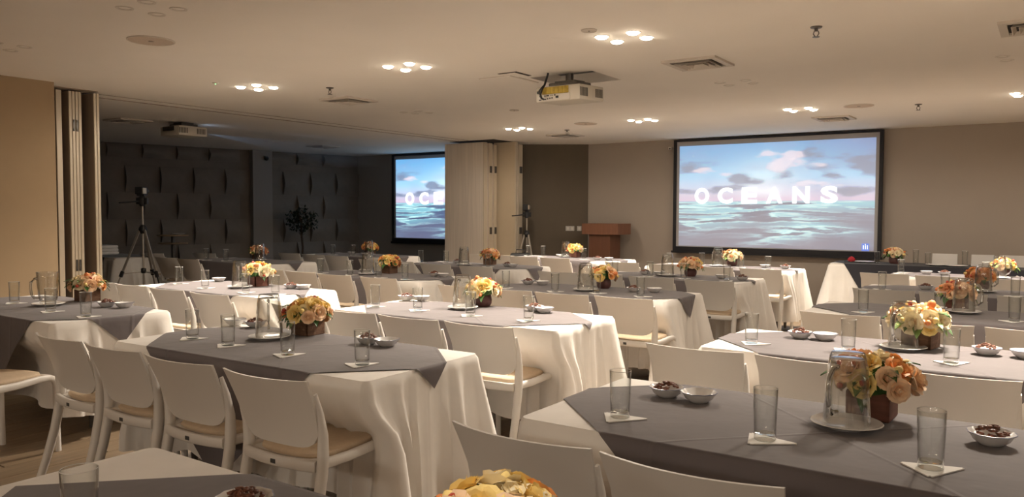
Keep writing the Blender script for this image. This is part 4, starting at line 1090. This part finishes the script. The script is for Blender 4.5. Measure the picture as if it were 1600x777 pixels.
# ------------------------------------------------------------------ chairs (middle of the back's top edge)
ROWS = {
    'T1': [(-4.18, 1.97, -2), (-3.67, 1.97, 0), (-3.13, 1.97, 1), (-2.56, 1.98, 2)], 'T2': [(-4.27, 3.57, 0), (-3.76, 3.57, 1), (-3.25, 3.58, 0), (-2.72, 3.59, 0)],
    'T3': [(-4.27, 5.38, 0), (-3.75, 5.36, 0), (-3.22, 5.35, 1), (-2.69, 5.38, 0)], 'T4': [(-4.44, 7.29, 0), (-3.89, 7.27, 0), (-3.32, 7.25, 0), (-2.71, 7.23, 0)],
    'T5': [(-4.61, 9.18, -2), (-3.98, 9.14, -2), (-3.35, 9.08, -2), (-2.79, 9.08, -2)],
    'R1': [(-1.27, 1.87, -1), (-.75, 1.86, 0)], 'R2': [(-1.41, 3.57, 0), (-.87, 3.57, 0), (-.33, 3.58, 0), (.2, 3.58, 0)],
    'R3': [(-1.13, 5.34, -1), (-.61, 5.20, 0), (-.07, 5.20, 0)], 'R4': [(-1.19, 7.28, -1), (-.67, 7.26, 0), (-.12, 7.26, 0)],
    'R5': [(-1.50, 9.22, -2), (-.95, 9.16, -1), (-.40, 9.16, 0)],
    'A': [(-4.96, 1.75, 18)], 'B': [(-7.15, 3.75, 0), (-6.65, 3.75, 0), (-6.05, 3.72, 0), (-5.44, 3.70, 0)],
    'C': [(-7.20, 5.66, 0), (-6.66, 5.64, 0), (-6.07, 5.58, 0), (-5.44, 5.57, 0)], 'D': [(-7.55, 7.62, 1), (-7.02, 7.58, 2), (-6.31, 7.46, 0), (-5.65, 7.42, 0)],
    'E': [(-7.30, 9.62, 0), (-6.82, 9.58, 0), (-6.36, 9.50, 0), (-5.80, 9.46, 0)],
    'G1': [(-10.15, 6.25, 4), (-9.6, 6.22, 0)], 'G2': [(-9.75, 8.05, 0), (-9.15, 8.0, 0), (-8.6, 7.95, 0)],
}
for k, row in ROWS.items():
    vis = [r for r in row if seen(r[0], r[1], .6, 90)]
    for n, (x, y, a) in enumerate(vis):
        lab = 'white plastic chair with tan cushion, ' + ORD[n] + ' from left at ' + TAB[k][3] if len(vis) > 1 else 'white chair with tan cushion cut by left edge, ' + TAB[k][3]
        chair(x, y, math.radians(a), lab, 'white chairs at the tables')
chair(-11.35, 6.75, .2, 'dim white chair just behind the tall tripod, dark room', 'white chairs at the tables', False)
chair(-10.75, 7.25, .1, 'dim white chair right of tall tripod, rear row in dark room', 'white chairs at the tables', False)

# ------------------------------------------------------------------ black-topped tables by the walls
def black_table(cx, cy, rz, L, Wd, lab, clab, olab, band):
    t = thing('side_table', lab, 'table', (cx, cy, 0), rz)
    ob('tabletop', boxmesh('board', (-L / 2, L / 2, -Wd / 2, Wd / 2, TZ - .03, TZ - .004), 'table'), t)
    for sx in (-L / 2 + .15, L / 2 - .15):
        for sy in (-.2, .2): ob('leg', TLEG_ME, t, (sx, sy, 0))
    ob('tablecloth', cloth_mesh(9, .06, L, Wd), None, (cx, cy, 0), (0, 0, rz), (1, 1, 1), clab, 'tablecloth')
    ob('overlay_cloth', overlay_mesh(max(L, 1.2), 0, 0, 0, 'overlay_black', L, Wd, band), None, (cx, cy, 0), (0, 0, rz), (1, 1, 1), olab, 'tablecloth')
black_table(-1.45, 11.95, 0, 2.3, .72, 'black-topped buffet table hidden under cloths by front wall', 'white cloth with black overlay on buffet by front wall',
            'black overlay cloth across the buffet table by front wall', [((-1, -.62), 1.0), ((1, 0), 1.3), ((0, -1), .78), ((0, 1), .5)])
z = TZ + .006
def px_item(x, y): return (x, y, z)
flowers(-1.82, 11.95, z, 'peach flowers in dark pot on black buffet table by front wall', 'round', 'mixed', 77, 0, .12, 17, 1.05)
for n, (x, y) in enumerate(((-2.03, 11.9), (-1.56, 12.0), (-1.42, 12.05), (-.98, 12.05))):
    ob('drinking_glass', GLASS, None, px_item(x, y), (0, 0, 0), (1, 1, 1.25 if n in (1, 3) else 1), 'empty tall glass, ' + ORD[n] + ' from left on black buffet table', 'glass', 'glasses on the buffet')
for n, (x, y) in enumerate(((-2.20, 11.95), (-1.28, 11.80), (-1.05, 11.76))):
    ob('saucer', SAUCER, None, px_item(x, y), (0, 0, 0), (1.25, 1.25, 1), 'white plate, ' + ORD[n] + ' from left on black buffet table', 'plate', 'plates on the buffet')
t = thing('red_pouch', 'small red bundle on black cloth at left end of buffet', 'bundle', px_item(-2.37, 11.93))
bm = bmesh.new(); lathe(bm, [(.03, 0), (.05, .02), (.052, .045), (.03, .07), (.012, .08), (0, .085)], 16); ob('pouch', mesh('pouch', bm, 'red', True), t)
ob('tray', boxmesh('tray', (-.14, .14, -.09, .09, 0, .012), 'black', .004), t, (.06, 0, -.0005))
for n, (x, y, w) in enumerate(((-1.22, 12.1, .30), (-.78, 12.12, .26), (-.45, 12.15, .28))):
    bm = bmesh.new()
    for s in (-1, 1):
        v = [(-w / 2, s * .05, 0), (w / 2, s * .05, 0), (w / 2, s * .002, .15), (-w / 2, s * .002, .15)]
        q = [bm.verts.new(c) for c in v] + [bm.verts.new((c[0], c[1] - s * .003, c[2])) for c in v]
        for i in range(4): bm.faces.new((q[i], q[(i + 1) % 4], q[4 + (i + 1) % 4], q[4 + i]))
        bm.faces.new(q[:4]); bm.faces.new(q[4:])
    ob('tent_card', mesh('tent_card', bm, 'paper'), None, px_item(x, y), (0, 0, .05 * n), (1, 1, 1), 'blank white folded card, ' + ORD[n] + ' from left on black buffet table', 'card', 'cards on the buffet')
black_table(-12.15, 6.55, 0, 1.5, .7, 'black-topped side table under cloths in dark room', 'white cloth with black overlay in dark room, left of tripod',
            'black overlay cloth on side table in dark room', [((1, -.5), .62), ((0, -1), .8), ((0, 1), .5), ((-1, 0), .95)])
t = thing('folded_linen', 'white folded linen stacked on the black-topped table, dark room', 'linen', (-12.45, 6.6, z))
for k in range(3):
    bm = bmesh.new(); box(bm, -.22 + .01 * k, .22 - .01 * k, -.14, .14, k * .05, k * .05 + .048, .016); ob('fold', mesh('fold', bm, 'napkin', True), t)
t = thing('bar_table', 'small dark round two-tier table before the tiled wall', 'table', (-13.0, 8.15, 0))
bm = bmesh.new(); lathe(bm, [(.26, 1.0), (.27, 1.012), (.26, 1.025)], 28); ob('top', mesh('bar_top', bm, 'table'), t)
bm = bmesh.new(); lathe(bm, [(.24, .86), (.25, .87), (.24, .88)], 28); ob('shelf', mesh('bar_shelf', bm, 'table'), t)
bm = bmesh.new(); lathe(bm, [(.2, 0), (.2, .015), (.035, .03), (.03, 1.0)], 20); ob('pedestal', mesh('pedestal', bm, 'steel_dark', True, 40), t)
ob('saucer', SAUCER, None, (-12.9, 8.2, 1.0255), (0, 0, 0), (1, 1, 1), 'dim white plate on the round bar table, dark room', 'plate')

# ------------------------------------------------------------------ small tree in the dark room
t = thing('potted_tree', 'dark potted tree with round crown before the tiled wall', 'plant', (-12.85, 10.95, 0))
bm = bmesh.new(); lathe(bm, [(.15, 0), (.20, .40), (.21, .42), (.18, .42), (.17, .36), (0, .36)], 20); ob('pot', mesh('tree_pot', bm, 'pot_grey', True, 40), t)
bm = bmesh.new(); sweep(bm, [(0, 0, .3), (.02, .01, .7), (-.01, .0, 1.05), (.0, 0, 1.3)], circ(.022))
for a in range(5): sweep(bm, [(0, 0, .95 + .04 * a), (.12 * math.cos(a * 1.3), .12 * math.sin(a * 1.3), 1.15 + .04 * a), (.22 * math.cos(a * 1.3), .22 * math.sin(a * 1.3), 1.3 + .05 * a)], circ(.01, 6))
ob('trunk', mesh('trunk', bm, 'trunk'), t)
bm = bmesh.new(); rs = random.Random(5)
for k in range(520):
    d = Vector((rs.gauss(0, 1), rs.gauss(0, 1), rs.gauss(0, 1))).normalized() * rs.uniform(.45, 1) ** .6
    lump = 1 + .25 * math.sin(5 * d.x + 2) * math.sin(6 * d.y + 1)
    c = Vector((d.x * .29 * lump, d.y * .29 * lump, 1.27 + d.z * .27 * lump)); q = Matrix.Rotation(rs.uniform(0, 6), 3, 'Z') @ Matrix.Rotation(rs.uniform(-1, 1), 3, 'X')
    vs = [bm.verts.new(c + q @ Vector(p)) for p in ((-.022, 0, 0), (0, -.045, .01), (.022, 0, 0), (0, .045, -.008))]
    bm.faces.new(vs)
o = ob('crown_leaves', mesh('crown', bm, 'leaf_dark'), t, kind='stuff')
